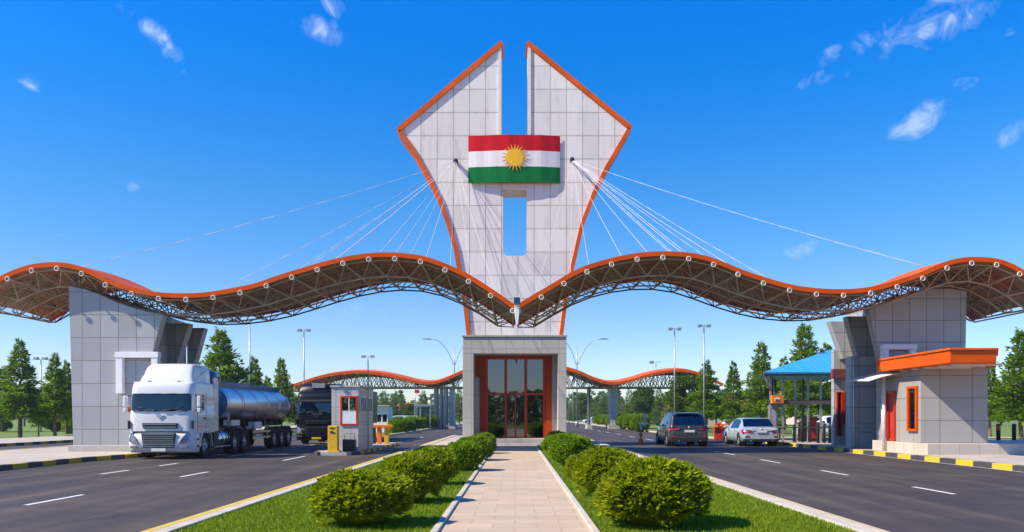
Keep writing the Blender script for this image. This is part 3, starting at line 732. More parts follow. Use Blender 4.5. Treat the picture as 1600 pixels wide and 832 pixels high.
# ------------------------------------------------------------------ booth with the orange roof
BY = 30.6
bo = thing('orange_roof_booth', 'grey panelled booth with a thick orange flat roof on a pale stone plinth', 'booth', (16.7, 32.2, .15))
b = MB()
b.prism([(15.5, BY), (17.9, BY - .3), (17.9, 34.2), (15.5, 34.2)], .56, 3.45, 'xy'); wb(b, 'wall', M['booth'], bo, .015)
b = MB(); b.box(15.3, 25, 29.7, 34.28, .13, .56); wb(b, 'plinth', M['plinth'], bo, .02)
rf = MB(); rf.prism([(15.0, 27.6), (16.6, 27.6), (18.2, 30.28), (18.2, 33.2), (15.0, 33.2)], 3.42, 3.86, 'xy'); wb(rf, 'roof', M['orange'], bo, .02)
rf = MB(); rf.prism([(14.95, 27.54), (16.64, 27.54), (18.26, 30.26), (18.26, 33.26), (14.95, 33.26)], 3.862, 3.94, 'xy'); wb(rf, 'roof_coping', M['orange_trim'], bo, .012)
rf = MB()
for k in range(5): rf.box(15.25, 17.0, 28.0 + k * .9, 28.08 + k * .9, 3.36, 3.417)
wb(rf, 'roof_batten', M['white_pipe'], bo)
for (ya, yb, za, zb, m) in ((33.3, 32.55, .58, 2.62, 'door'), (31.5, 30.75, 1.0, 2.75, 'window')):
    b = MB(); w = .09; xw = 15.5
    b.box(xw - .10, xw - .002, min(ya, yb), min(ya, yb) + w, za, zb); b.box(xw - .10, xw - .002, max(ya, yb) - w, max(ya, yb), za, zb); b.box(xw - .1, xw - .002, min(ya, yb) + w, max(ya, yb) - w, zb - w, zb)
    b.box(xw - .1, xw - .002, min(ya, yb) + w, max(ya, yb) - w, za, za + w)
    f = wb(b, m + '_frame', M['orange' if m == 'window' else 'red'], bo, .006)
    wb(MB().box(xw - .03, xw - .004, min(ya, yb) + w, max(ya, yb) - w, za + w, zb - w), m + '_pane', M['glass_tower'] if m == 'window' else M['red'], bo)
aw = thing('awning', 'small pale curved awning on a slim white post between booth and pier', 'awning', (15.2, 33.4, .15))
b = MB(); rows = [[(14.2 + 1.9 * u, 32.2 + 2.0 * v, 3.12 + .32 * math.sin(u * PI * .6) - .1 * (1 - v)) for v in (0, .5, 1)] for u in (0, .15, .3, .5, .7, .85, 1)]
o = wb(b.grid(rows), 'cover', M['cream_trim'], aw); sm = o.modifiers.new('solidify', 'SOLIDIFY'); sm.thickness = .05
wb(MB().tube((15.22, 33, .15), (15.22, 33, 3.3), .075, 12), 'post', M['white_pipe'], aw); wb(MB().tube((15.42, 33.6, .15), (15.42, 33.6, 3.3), .05, 10), 'drainpipe', M['white_pipe'], aw)

# ------------------------------------------------------------------ pavilion with the blue roof
pv = thing('steel_pavilion', 'open steel framed pavilion with a blue hipped sheet roof beside the pier', 'pavilion', (17.2, 46.5, .1))
ex0, ex1, ey0, ey1, ez, rz = 13.65, 21.3, 44, 52, 4.0, 5.6
b = MB(); R0, R1 = (19.0, 47.8), (19.5, 48.6)
b.add([(ex0, ey0, ez), (ex1, ey0, ez), (ex1, ey1, ez), (16.3, ey1, ez), (R0[0], R0[1], rz), (R1[0], R1[1], rz)], [(0, 1, 4), (1, 5, 4), (1, 2, 5), (2, 3, 5), (3, 4, 5), (3, 0, 4)])
o = wb(b, 'roof', M['blue_roof'], pv); so = o.modifiers.new('solidify', 'SOLIDIFY'); so.thickness = .09
b = MB(); b.box(ex0 + .05, ex1, ey0 + .05, ey0 + .17, ez - .22, ez - .1); b.prism([(ex0 + .06, ey0 + .2), (ex0 + .2, ey0 + .2), (16.45, ey1), (16.3, ey1)], ez - .22, ez - .1, 'xy'); wb(b, 'eave_beam', M['dark_metal'], pv)
xs = [14.25, 14.95, 15.65, 16.35, 17.05, 17.7]
for i, x in enumerate(xs):
    wb(MB().box(x - .05, x + .05, 44.6, 44.7, .1, ez - .1), 'column', M['grey_metal'], pv)
for x, y in ((15.4, 48), (16.7, 51.4), (18.5, 51.4)): wb(MB().box(x - .06, x + .06, y - .06, y + .06, .05, ez - .05), 'column', M['dark_metal'], pv)
b = MB(); b.box(14.2, 17.8, 44.52, 44.78, 2.24, 2.48); b.prism([(14.2, 44.8), (14.4, 44.8), (16.8, 51.4), (16.6, 51.4)], 2.25, 2.47, 'xy'); wb(b, 'mid_beam', M['dark_metal'], pv)
for x, d in ((14.25, 1), (17.7, -1)): wb(MB().tube((x, 44.65, 3.0), (x - .5 * d, 44.2, 3.95), .06, 8), 'brace', M['grey_metal'], pv)
b = MB(); b.box(14.2, 14.75, 44.85, 44.95, .1, 2.2); wb(b, 'side_panel', M['pier'], pv)
b = MB(); b.tube((14.2, 44.6, .95), (17.8, 44.6, .95), .035, 8); wb(b, 'rail', M['dark_metal'], pv)
sg = thing('lane_sign', 'small orange box sign with a white and black panel on the pavilion corner', 'sign', (14.4, 44.35, 2.4))
wb(MB().box(14.2, 14.85, 44.2, 44.5, 2.28, 2.72), 'case', M['barrier_orange'], sg, .02)
wb(MB().box(14.33, 14.62, 44.18, 44.197, 2.4, 2.6), 'panel', M['white_paint'], sg); wb(MB().box(14.37, 14.58, 44.165, 44.178, 2.43, 2.51), 'display', M['plastic'], sg)
# ------------------------------------------------------------------ lane island with the kiosk
IS = [(-8.15, 32.6), (-7.9, 32.2), (-6.7, 32.2), (-6.35, 32.8), (-6.35, 44), (-8.15, 44)]
setting(MB().prism(IS, -.02, .13, 'xy').build('lane_island', M['concrete']))
kerb_line([(-6.34, 44), (-6.34, 32.7), (-6.75, 32.17)], -.14, .142, M['kerb_yb_small'])
kerb_line([(-8.2, 44), (-8.2, 32.6), (-7.95, 32.15)], .14, .142, M['kerb_yb_small'])
ki = thing('ticket_kiosk', 'small grey panelled ticket kiosk with a red framed window on the lane island', 'kiosk', (-7, 34.5, .13))
kx0, kx1, ky0, ky1 = -7.62, -6.5, 33.2, 36.4
b = MB(); b.prism([(kx0, ky0), (kx1, ky0), (kx1 + .03, ky1), (kx0, ky1)], .13, 1.22, 'xy'); b.prism([(kx0, ky0), (kx1, ky0), (kx1 + .03, ky1), (kx0, ky1)], 1.225, 2.78, 'xy'); wb(b, 'wall', M['kiosk'], ki, .012)
wb(MB().box(kx0 - .05, kx1 + .07, ky0 - .05, ky1 + .05, 2.783, 2.86), 'roof', M['concrete'], ki, .01)
za, zb = 1.2, 2.42; xa, xb = at(532, 0, ky0).x, at(560, 0, ky0).x - .02
b = MB(); w = .075; Y = ky0 - .05
for q in ((xa, xa + w, za, zb), (xb - w, xb, za, zb), (xa + w, xb - w, zb - w, zb), (xa + w, xb - w, za, za + w)): b.box(q[0], q[1], Y, ky0 - .002, q[2], q[3])
wf = wb(b, 'window_frame', M['red'], ki, .004)
zm = 1.78
wb(MB().box(xa + w, xb - w, Y + .015, ky0 - .003, zm + .03, zb - w), 'pane', M['glass_tower'], wf)
wb(MB().box(xa + w, xb - w, Y + .01, ky0 - .003, za + w, zm), 'lower_panel', M['white_paint'], wf)
b = MB(); xm = (xa + xb) / 2; b.box(xm - .02, xm + .02, Y + .005, Y + .016, zm + .03, zb - w); b.box(xa + w, xb - w, Y + .004, Y + .016, zm, zm + .03); wb(b, 'mullion', M['cream_trim'], wf)
for y0, y1 in ((33.45, 34.7), (35.0, 36.1)):
    f = MB(); X = kx1 + .01; w = .05
    f.box(X, X + .05, y0, y1, 1.75, 1.8); f.box(X, X + .05, y0, y1, 2.36, 2.42)
    for k in range(4): yy = y0 + (y1 - y0 - w) * k / 3; f.box(X, X + .05, yy, yy + w, 1.8, 2.36)
    o = wb(f, 'side_window_frame', M['cream_trim'], ki); wb(MB().box(X + .01, X + .024, y0 + .01, y1 - .01, 1.8, 2.36), 'pane', M['glass_tower'], o)
wb(MB().tube((kx1 + .09, 34.85, .13), (kx1 + .09, 34.85, 4.0), .022, 8), 'mast', M['grey_metal'], ki)
bn = thing('counter_box', 'dark open topped metal box standing against the kiosk front', 'box', (-7.0, 33.0, .13))
b = MB(); x0, x1 = at(537, 0, 33).x, at(556, 0, 33).x
b.box(x0, x1, 32.75, 33.1, .13, .62); wb(b, 'body', M['plastic'], bn, .02)
b = MB(); b.box(x0 + .02, x1 - .02, 32.78, 33.08, .622, .645); wb(b, 'lid', M['grey_metal'], bn)
b = MB(); b.tube((x0 + .05, 32.95, .64), (x0 + .05, 32.95, .86), .012, 6); b.tube((x1 - .05, 32.95, .64), (x1 - .05, 32.95, .86), .012, 6); b.tube((x0 + .05, 32.95, .86), (x1 - .05, 32.95, .86), .012, 6); wb(b, 'rail', M['dark_metal'], bn)
yb = thing('barrier_cabinet', 'yellow barrier cabinet with a dark slot on the island nose before the kiosk', 'barrier box', (-7.35, 32.5, .13))
x0, x1 = at(512, 0, 32.3).x, at(527.5, 0, 32.3).x
b = MB(); b.prism([(x0, .13), (x1, .13), (x1 - .01, 1.16), (x1 - .05, 1.2), (x0 + .04, 1.2), (x0, 1.16)], 32.3, 32.62); wb(b, 'body', M['yellow'], yb, .02)
b = MB(); b.box(x0 - .02, x1 + .08, 32.26, 32.68, .131, .19); wb(b, 'base', M['yellow'], yb, .01)
b = MB(); b.box(x0 + .09, x1 - .14, 32.285, 32.298, 1.08, 1.12); b.box(x0 + .1, x0 + .2, 32.286, 32.298, .9, .99); b.box(x0 + .2, x0 + .29, 32.286, 32.298, .88, .94); wb(b, 'slot', M['plastic'], yb)
# raised barrier behind the kiosk
bp = thing('lane_barrier', 'orange and yellow twin post lane barrier at the back of the lane island', 'barrier', (-7.1, 42, .13))
for px, m in ((593, 'barrier_orange'), (604.5, 'yellow')):
    x = at(px, 0, 42).x; b = MB(); b.prism([(x - .11, .13), (x + .11, .13), (x + .11, 1.08), (x + .07, 1.14), (x - .07, 1.14), (x - .11, 1.08)], 41.85, 42.1); wb(b, 'post', M[m], bp, .02)
wb(MB().box(at(585, 0, 42).x, at(615, 0, 42).x, 41.7, 41.84, .97, 1.13), 'arm', M['barrier_orange'], bp, .03)
wb(MB().box(at(584, 0, 42).x - .1, at(590, 0, 42).x - .1, 41.9, 42.1, .13, 1.0), 'motor_case', M['plastic'], bp, .02)
# barriers on the right
def cone_stand(x, y):
    t = thing('barrier_stand', 'slim orange and white barrier stand with a short arm left of the dark car', 'barrier', (x, y, 0))
    b = MB(); b.lathe([(.0, 0), (.24, 0), (.24, .04), (.17, .07), (.1, .3), (.0, .3)], (x, y, 0), 'z', 16); wb(b, 'foot', M['barrier_orange'], t)
    b = MB(); b.tube((x, y, .3), (x + .04, y, 1.1), .045, 10); wb(b, 'post', M['post_rw'], t)
    b = MB(); b.lathe([(.0, .44), (.13, .46), (.11, .62), (0, .64)], (x, y, 0), 'z', 12); wb(b, 'collar', M['barrier_orange'], t)
    b = MB(); b.box(x - .3, x + 1.25, y - .04, y + .04, 1.1, 1.2); wb(b, 'arm', M['barrier_arm'], t, .01)
    b = MB(); b.prism([(x + .18, .95), (x + .34, .95), (x + .33, 1.7), (x + .26, 1.76), (x + .2, 1.7)], y + .1, y + .16); wb(b, 'marker', M['grey_metal'], t)
cone_stand(at(1001, 0, 46).x, 46)
t = thing('boom_barrier', 'pale boom barrier with a red motor box between the two cars', 'barrier', (13.6, 52, .15))
b = MB(); xb = at(1122, 0, 52).x; b.prism([(xb - .24, .0), (xb + .24, .0), (xb + .24, 1.02), (xb + .16, 1.12), (xb - .16, 1.12), (xb - .24, 1.02)], 51.8, 52.2); wb(b, 'motor_case', M['red'], t, .02)
wb(MB().box(xb - 2.6, xb - .1, 51.66, 51.78, .86, .98), 'arm', M['barrier_arm'], t, .01)
wb(MB().box(xb + .1, xb + .62, 51.66, 51.78, .93, 1.08), 'counterweight', M['barrier_orange'], t, .02)
wb(MB().box(xb - 2.9, xb - 2.8, 51.7, 51.8, 0, .9), 'rest_post', M['yellow'], t)
b = MB(); xb2 = at(1134, 0, 52).x
t = thing('marker_post', 'white post with a red band and round top beside the red motor box', 'post', (xb2, 52.2, .15))
b.lathe([(0, 0), (.17, 0), (.15, .62), (0, .62)], (xb2, 52.4, 0), 'z', 14); wb(b, 'shaft', M['white_paint'], t)
wb(MB().lathe([(0, .622), (.18, .622), (.19, .95), (0, .97)], (xb2, 52.4, 0), 'z', 14), 'band', M['barrier_orange'], t)
wb(MB().lathe([(0, .972), (.12, .975), (.14, 1.05), (.1, 1.16), (0, 1.2)], (xb2, 52.4, 0), 'z', 14), 'cap', M['white_paint'], t)
t = thing('guard_rail', 'low yellow guard rail along the pavement behind the pale car', 'rail', (14.6, 53, .15))
b = MB(); b.tube((13.9, 53.2, .62), (16.8, 50.8, .62), .05, 8); b.tube((13.9, 53.2, .32), (16.8, 50.8, .32), .05, 8); wb(b, 'rail', M['yellow'], t)
for u in (0, .5, 1): x, y = 13.9 + 2.9 * u, 53.2 - 2.4 * u; wb(MB().tube((x, y, 0), (x, y, .7), .05, 8), 'post', M['yellow'], t)

# dark bollards
def bollard(x, y, h, label, red=False, g='dark posts on the right pavement'):
    t = thing('bollard', label, 'bollard', (x, y, .15), group=g)
    MB().lathe([(0, 0), (.085, 0), (.085, h - .04), (.07, h), (0, h + .005)], (0, 0, 0), 'z', 12).build('post', M['plastic'], t)
    MB().lathe([(0, .002), (.12, .0), (.12, .05), (0, .05)], (0, 0, 0), 'z', 12).build('foot', M['dark_metal'], t)
    if red: MB().lathe([(0.06, h - .3), (.09, h - .3), (.09, h - .08), (.06, h - .08)], (0, 0, 0), 'z', 12).build('band', M['barrier_orange'], t)
for px, Y, h, lb in ((1241, 43.5, .98, 'dark bollard nearest the pale car'), (1253, 43.9, 1.05, 'dark bollard in front of the brown bin'), (1265, 43.6, 1.15, 'dark bollard just right of the brown bin'), (1278, 42.6, 1.12, 'dark bollard in front of the white parked car, left one of three'), (1287.5, 42.4, 1.05, 'dark bollard in front of the white parked car, middle one of three'), (1297, 42.6, 1.05, 'dark bollard beside the grey wall with slot windows')):
    bollard(at(px, 0, Y).x, Y, h, lb)
for px, Y, lb, rd in ((1540, 35.5, 'dark bollard at the right corner of the orange roofed booth', False), (1560, 35, 'dark bollard with a red band near its top, right of the booth', True), (1584.5, 35, 'plain dark bollard at the right edge before the lawn', False)):
    bollard(at(px, 0, Y).x, Y, 1.1, lb, rd)
def bin_(x, y, w, h, m, label):
    t = thing('waste_bin', label, 'bin', (x, y, .1))
    MB().prism([(-w * .85, 0), (w * .85, 0), (w, h), (-w, h)], -w, w, 'xz').build('body', M[m], t, .02)
    MB().box(-w * 1.08, w * 1.08, -w * 1.08, w * 1.08, h + .002, h + .08).build('lid', M[m], t, .02)
M['brown'] = plain('brown_paint', (.14, .055, .025), .6)
bin_(at(1257, 0, 45.2).x, 45.4, .26, 1.05, 'brown', 'brown upright waste bin under the blue roofed pavilion')
bin_(at(1271, 0, 46).x, 46.2, .2, 1.35, 'red', 'red upright bin under the blue roofed pavilion')

# ------------------------------------------------------------------ vehicles
def wheel(par, x, y, r, w, side, rim='alloy', spokes=8, dual=False):
    """side +1: outer face towards +x"""
    k = side
    o = MB()
    o.lathe([(r * .62, -w / 2 * k), (r * .93, -w / 2 * k), (r, -w * .36 * k), (r, w * .36 * k), (r * .94, w / 2 * k), (r * .64, w / 2 * k), (r * .6, w * .4 * k)], (x, y, r), 'x', 28)
    wh = o.build('wheel', M['black'], par)
    q = MB(); q.lathe([(r * .61, w * .42 * k), (r * .60, w * .2 * k), (r * .5, w * .1 * k), (r * .2, w * .22 * k), (r * .17, w * .42 * k), (0, w * .44 * k)], (x, y, r), 'x', 24)
    for i in range(spokes):
        a = 2 * PI * i / spokes
        c, s = math.cos(a), math.sin(a); xx = x + w * .3 * k
        q.tube((xx, y + c * r * .15, r + s * r * .15), (xx, y + c * r * .58, r + s * r * .58), r * .055, 5)
    q.build('rim', M[rim], wh)
    return wh

def cab(t, mat, W=1.2, fair=True, dark=False):
    """front of the cab at y=0, facing -y"""
    pm = M[mat]
    xs = [0, .3, .6, .88, 1.02]
    def ringpts(z):
        lean = max(0, (z - 1.75)) * .08 + max(0, z - 2.70) * .6; tuck = .02 if z > 1.75 else 0
        w = W - tuck - max(0, z - 2.2) * .06
        f = [(x * w / 1.2, lean + .05 * (x / 1.02) ** 2) for x in xs]
        c = w - .0; f += [(w * .94, lean + .10), (w * .985, lean + .19), (w, lean + .32)]
        f += [(w, .48), (w, .62), (w, 1.12), (w, 1.24), (w, 1.7), (w, 2.15)]
        return [(-x, y, z) for x, y in reversed(f[1:])] + [(x, y, z) for x, y in f]
    zs = [.95, 1.2, 1.5, 1.74, 1.80, 2.10, 2.40, 2.46, 2.64, 2.78, 2.86]
    rows = [ringpts(z) for z in zs]; n = len(rows[0]); mid = n // 2
    def zone(i, j):
        jj = abs(j + .5 - mid); z = (zs[i] + zs[i + 1]) / 2
        k = int(jj)   # segment index away from centre
        if 1.79 < z < 2.41 and k <= 4: return 'wind'
        if 1.79 < z < 2.41 and k in (8, 9): return 'side'
        return 'body'
    b = MB(); b.grid(rows, keep=lambda i, j: zone(i, j) == 'body'); top = rows[-1]
    b.add(top, [tuple(range(n))]); b.build('cab_shell', pm, t)
    g = MB().grid(rows, keep=lambda i, j: zone(i, j) == 'wind'); g.build('windscreen', M['glass_wind'], t)
    for s in (0, 1):
        g = MB().grid(rows, keep=lambda i, j: zone(i, j) == 'side' and (j < mid) == bool(s)); g.build('side_window', M['glass_dark'], t)
    b = MB(); b.box(-W + .1, W - .1, .35, 2.1, .96, 1.7); b.box(-W + .12, W - .12, 1.45, 2.1, 1.7, 2.7); b.box(-.95, -.35, .75, 1.2, 1.7, 2.25); b.box(.35, .95, .75, 1.2, 1.7, 2.25); b.build('cab_interior', M['interior'], t)
    b = MB(); b.box(-1.0, 1.0, .24, .42, 1.70, 1.80); b.build('dashboard', M['plastic'], t)
    # black surround of the windscreen, panel seams and door lines
    b = MB(); b.path([(-1.04, .115, 2.405), (-.6, .055, 2.405), (0, .045, 2.405), (.6, .055, 2.405), (1.04, .115, 2.405)], .022, 6); b.path([(-1.02, .03, 1.785), (-.6, -.012, 1.785), (0, -.012, 1.785), (.6, -.012, 1.785), (1.02, .03, 1.785)], .022, 6); b.build('screen_seal', M['plastic'], t)
    for s in (-1, 1):
        b = MB(); X = s * (W + .002)
        b.path([(X, .44, 1.0), (X, .44, 1.78)], .008, 4); b.path([(X, 1.27, 1.0), (X, 1.27, 2.46)], .008, 4); b.path([(X, .44, 1.2), (X, 1.27, 1.2)], .006, 4); b.build('door_seam', M['plastic'], t)
        b = MB(); b.box(min(X, X + s * .035), max(X, X + s * .035), 1.02, 1.2, 1.48, 1.54); b.build('door_handle', M['plastic'], t, .008)
        b = MB(); xm = s * (W + .17); b.box(xm - .07, xm + .07, .12, .3, 1.92, 2.34); b.box(xm - .065, xm + .065, .13, .3, 1.72, 1.9); m_ = b.build('mirror', pm if not dark else M['plastic'], t, .03)
        b = MB(); b.tube((s * (W - .03), .3, 2.36), (xm, .22, 2.3), .02, 6); b.tube((s * (W - .03), .3, 1.8), (xm, .22, 1.8), .02, 6); b.build('bracket', M['plastic'], m_)
        # wheel fender
        b = MB(); rows2 = []
        for k in range(11):
            a = math.radians(-8 + 196 * k / 10); y = 1.32 - .62 * math.cos(a); z = .52 + .62 * math.sin(a)
            rows2.append([(s * (W - .42), y, z), (s * (W - .03), y, z), (s * (W + .01), y, z - .03 if k else z), (s * (W + .01), 1.32 - .54 * math.cos(a), .52 + .54 * math.sin(a))])
        b.grid(rows2); b.build('fender', pm, t)
        b = MB(); b.prism([(.62, .3), (.62, .95), (.3, .95), (.3, .3)], s * (W - .25), s * (W - .005), 'yz'); b.build('step_panel', pm, t, .01)
        b = MB(); b.box(min(s * (W - .1), s * (W + .012)), max(s * (W - .1), s * (W + .012)), .36, .56, .42, .5); b.box(min(s * (W - .1), s * (W + .012)), max(s * (W - .1), s * (W + .012)), .36, .56, .68, .76); b.build('step', M['plastic'], t)
    # lower front: bumper, lamps, grilles
    rows3 = []
    for z, f in ((.24, .10), (.30, .0), (.50, -.10), (.70, -.11), (.88, -.08), (.95, .0)):
        rows3.append([(-x, y, z) for x, y in ((1.2, .62), (1.2, .25 + f * .3), (1.14, .1 + f), (.95, .02 + f), (.5, f - .01))] + [(x, y, z) for x, y in ((.5, f - .01), (.95, .02 + f), (1.14, .1 + f), (1.2, .25 + f * .3), (1.2, .62))])
    rows3 = [[(x * W / 1.2 + (.004 if x > 0 else -.004), y, z) for x, y, z in r] for r in rows3]
    b = MB(); b.grid(rows3); b.add(rows3[0], [tuple(range(10))]); b.add(rows3[-1], [tuple(range(10))]); b.build('bumper', pm, t)
    def grille(x, z0, z1, nslat, y, nm='grille', tap=.06):
        b = MB(); b.prism([(-x + tap, z0), (x - tap, z0), (x, z1), (-x, z1)], y, y + .06); g = b.build(nm, M['plastic'], t, .01)
        b = MB()
        for k in range(nslat):
            zz = z0 + (z1 - z0) * (k + .5) / nslat; b.box(-x + tap + .02, x - tap - .02, y - .022, y - .002, zz - .006, zz + .012)
        b.build('slats', M['grey_metal' if not dark else 'plastic'], g)
    grille(.64, .56, .955, 5, -.135); grille(.66, 1.13, 1.33, 2, -.03, 'upper_grille', .04); grille(.6, .43, .53, 1, -.125, 'air_intake', .04)
    b = MB(); b.box(-1.0, 1.0, -.01, .05, .985, 1.03); b.build('front_gap', M['plastic'], t)
    for s in (-1, 1):
        q = [(s * .74, .58), (s * 1.02, .60), (s * 1.13, .68), (s * 1.10, .97), (s * 1.0, .99), (s * .86, .80)]
        b = MB(); v0 = [(x, float(np.interp(abs(x), [.5, .95, 1.14, 1.2], [-.12, -.09, -.01, .22])) - .035 + max(0, z - .88) * .9, z) for x, z in q]; v1 = [(x, .2, z) for x, z in q]
        b.add(v0 + v1, [tuple(range(6))] + [(i, (i + 1) % 6, (i + 1) % 6 + 6, i + 6) for i in range(6)]); b.build('headlight', M['lamp_glass'], t)
        b = MB(); b.box(s * .93 - .12, s * .93 + .12, -.125, -.02, .42, .5); b.build('fog_lamp', M['lamp_glass'], t, .01)
        b = MB(); b.path([(s * .15, -.025, 1.8), (s * .5, -.03, 1.84), (s * .85, .02, 1.92)], .014, 5); b.tube((s * .12, -.03, 1.78), (s * .3, -.03, 1.8), .03, 6); b.build('wiper', M['plastic'], t)
        b = MB(); b.box(s * 1.17 - .03, s * 1.17 + .03, .0, .12, 1.12, 1.42); b.build('corner_vent', M['plastic'], t, .01)
    b = MB(); b.prism([(-.17, 1.62), (.17, 1.62), (0, 1.47)], -.03, .0); b.build('badge', M['grey_metal' if not dark else 'plastic'], t, .006)
    b = MB(); b.box(-.26, .26, -.15, -.128, .30, .41); b.build('number_plate', M['plate' if not dark else 'yellow'], t)
    for x in (-.85, -.75, 0, .75, .85):
        b = MB(); b.lathe([(0, -.03), (.03, -.02), (.03, .03)], (x, .22, 2.62), 'y', 8); b.build('marker_lamp', M['amber'], t)
    b = MB(); b.box(-.95, .95, .4, 2.2, .55, .95); b.build('chassis', M['plastic'], t)
    for s in (-1, 1): wheel(t, s * (W - .2), 1.32, .49, .32, s, 'alloy', 10)
    if fair:
        rows4 = []
        for y, z, w in ((.50, 2.84, .96), (.53, 2.95, .96), (.70, 3.25, .93), (.84, 3.46, .91), (.95, 3.54, .90), (1.2, 3.58, .90), (1.75, 3.58, .92), (2.2, 3.56, .95)):
            zb_ = 2.83; c = min(.16, (z - zb_) * .5)
            h = [(w + .06, zb_), (w + .03, zb_ + (z - zb_) * .4), (w, z - c), (w - .05, z - c * .4), (w - .14, z), (w * .45, z + .012), (0, z + .015)]
            rows4.append([(-x, y, q) for x, q in h] + [(x, y, q) for x, q in reversed(h[:-1])])
        b = MB(); b.grid(rows4); b.add(rows4[0], [tuple(range(13))]); b.add(rows4[-1], [tuple(range(13))]); b.build('roof_fairing', pm, t)
        b = MB(); 
        for s in (-1, 1): b.path([(s * 1.02, .56, 2.88), (s * 1.0, .95, 3.02), (s * .97, 1.45, 3.22), (s * .96, 2.18, 3.45)], .01, 4)
        b.build('fairing_seam', M['grey_metal'], t)
        for s in (-1, 1):
            b = MB(); b.prism([(2.15, .98), (2.62, .98), (2.62, 2.95), (2.5, 3.1), (2.15, 3.1)], s * (W - .09), s * (W - .02), 'yz'); b.build('side_deflector', M['truck_white'] if not dark else pm, t, .012)
            b = MB(); b.box(s * .55 - .04, s * .55 + .04, .28, .42, 2.82, 2.9); b.build('roof_lamp', M['plastic'], t)
    else:
        b = MB(); rows4 = []
        for y, z, w in ((.34, 2.86, 1.14), (.45, 3.2, 1.1), (.6, 3.38, 1.02), (2.2, 3.46, 1.02)):
            rows4.append([(-w - .02, y, 2.84), (-w, y, z - .12), (-w + .12, y, z), (0, y, z + .02), (w - .12, y, z), (w, y, z - .12), (w + .02, y, 2.84)])
        b.grid(rows4); b.add(rows4[0], [tuple(range(7))]); b.add(rows4[-1], [tuple(range(7))]); b.build('high_roof', pm, t)
        b = MB(); b.box(-.36, .36, .36, .43, 3.16, 3.42); b.build('roof_panel', M['grey_metal'], t, .01)
        b = MB(); b.prism([(-.16, 2.36), (.22, 2.52), (.22, 2.56), (-.16, 2.41)], -1.08, 1.08, 'yz'); b.build('sun_visor', M['plastic'], t)
        b = MB(); b.box(-.3, .3, -.02, .0, 1.66, 1.74); b.build('front_strip', M['chrome'], t)

tk = thing('tanker_truck', 'white tractor unit with a roof fairing pulling a polished steel tank trailer', 'truck', (-13.05, 29.4, 0))
cab(tk, 'truck_white')
W = 1.2
def mk(b, n, m, par=tk, bev=0): return b.build(n, M[m], par, bev)
b = MB(); b.box(-.5, -.36, 2.1, 6.4, .75, 1.0); b.box(.36, .5, 2.1, 6.4, .75, 1.0); b.box(-.5, .5, 4.4, 5.6, 1.0, 1.1); mk(b, 'tractor_frame', 'plastic')
for s in (-1, 1):
    b = MB(); b.lathe([(0, 2.75), (.32, 2.75), (.33, 2.78), (.33, 3.86), (.32, 3.89), (0, 3.89)], (s * .86, 0, .68), 'y', 24); ft = mk(b, 'fuel_tank', 'chrome')
    b = MB(); 
    for y in (3.0, 3.45, 3.7): b.lathe([(.325, y - .025), (.34, y - .025), (.34, y + .025), (.325, y + .025)], (s * .86, 0, .68), 'y', 24)
    b.build('strap', M['plastic'], ft)
    b = MB(); b.box(s * .86 - .3, s * .86 + .3, 2.2, 2.7, .42, .95); mk(b, 'battery_box', 'plastic', bev=.02)
    b = MB(); b.tube((s * 1.16, 2.15, .36), (s * 1.16, 3.95, .36), .04, 8); mk(b, 'side_bar', 'alloy')
    for y in (4.55, 5.75): wheel(tk, s * .98, y, .49, .42, s, 'alloy', 10)
    b = MB()
    for y in (4.55, 5.75):
        rw = []
        for k in range(9):
            a = math.radians(10 + 160 * k / 8); rw.append([(s * .78, y - .58 * math.cos(a), .5 + .58 * math.sin(a)), (s * 1.18, y - .58 * math.cos(a), .5 + .58 * math.sin(a))])
        b.grid(rw)
    q = mk(b, 'mudguard', 'plastic'); sm = q.modifiers.new('solidify', 'SOLIDIFY'); sm.thickness = .02
# tank
TL = thing  # (the trailer is coupled, so it belongs to the truck)
b = MB(); cz, hw, hh, y0, y1 = 2.12, 1.13, .79, 3.75, 13.3
b.lathe([(1, y0 + .01), (1.0, y0 + .5), (1.0, y1 - .3), (.96, y1 - .12), (.8, y1), (.45, y1 + .09), (0, y1 + .11)], (0, 0, cz), 'y', 48, sx=hw, sz=hh); mk(b, 'tank', 'tank')
b = MB(); b.lathe([(1.004, y0 + .02), (.97, y0 - .06), (.8, y0 - .16), (.4, y0 - .24), (0, y0 - .26)], (0, 0, cz), 'y', 48, sx=hw, sz=hh); mk(b, 'tank_head', 'blue_tank')
for y in (4.0, 5.6, 5.85, 7.6, 9.4, 11.2, 12.9):
    b = MB(); b.lathe([(1.0, y - .03), (1.012, y - .02), (1.012, y + .02), (1.0, y + .03)], (0, 0, cz), 'y', 48, sx=hw, sz=hh); mk(b, 'tank_band', 'alloy')
b = MB(); b.box(-.42, .42, y0 + .05, y1 - .3, cz + hh - .06, cz + hh + .03); b.box(.42, .5, y0 + .05, y1 - .3, cz + hh - .1, cz + hh + .17); b.box(-.5, -.42, y0 + .05, y1 - .3, cz + hh - .1, cz + hh + .17)
mk(b, 'catwalk', 'blue_tank')
for y in (5.0, 7.2, 9.4, 11.6):
    b = MB().lathe([(0, 0), (.26, 0), (.26, .12), (.2, .2), (0, .22)], (0, y, cz + hh + .03), 'z', 18); mk(b, 'hatch', 'blue_tank')
b = MB().lathe([(0, -.45), (.22, -.42), (.24, .0), (.22, .5), (0, .52)], (.55, 3.4, 3.22), 'y', 16); mk(b, 'air_cylinder', 'blue_tank')
b = MB(); b.box(-.55, -.4, 4.2, 13.1, 1.1, 1.34); b.box(.4, .55, 4.2, 13.1, 1.1, 1.34)
for y in range(5, 14): b.box(-.7, .7, y - .06, y + .06, 1.15, 1.42)
mk(b, 'trailer_frame', 'plastic')
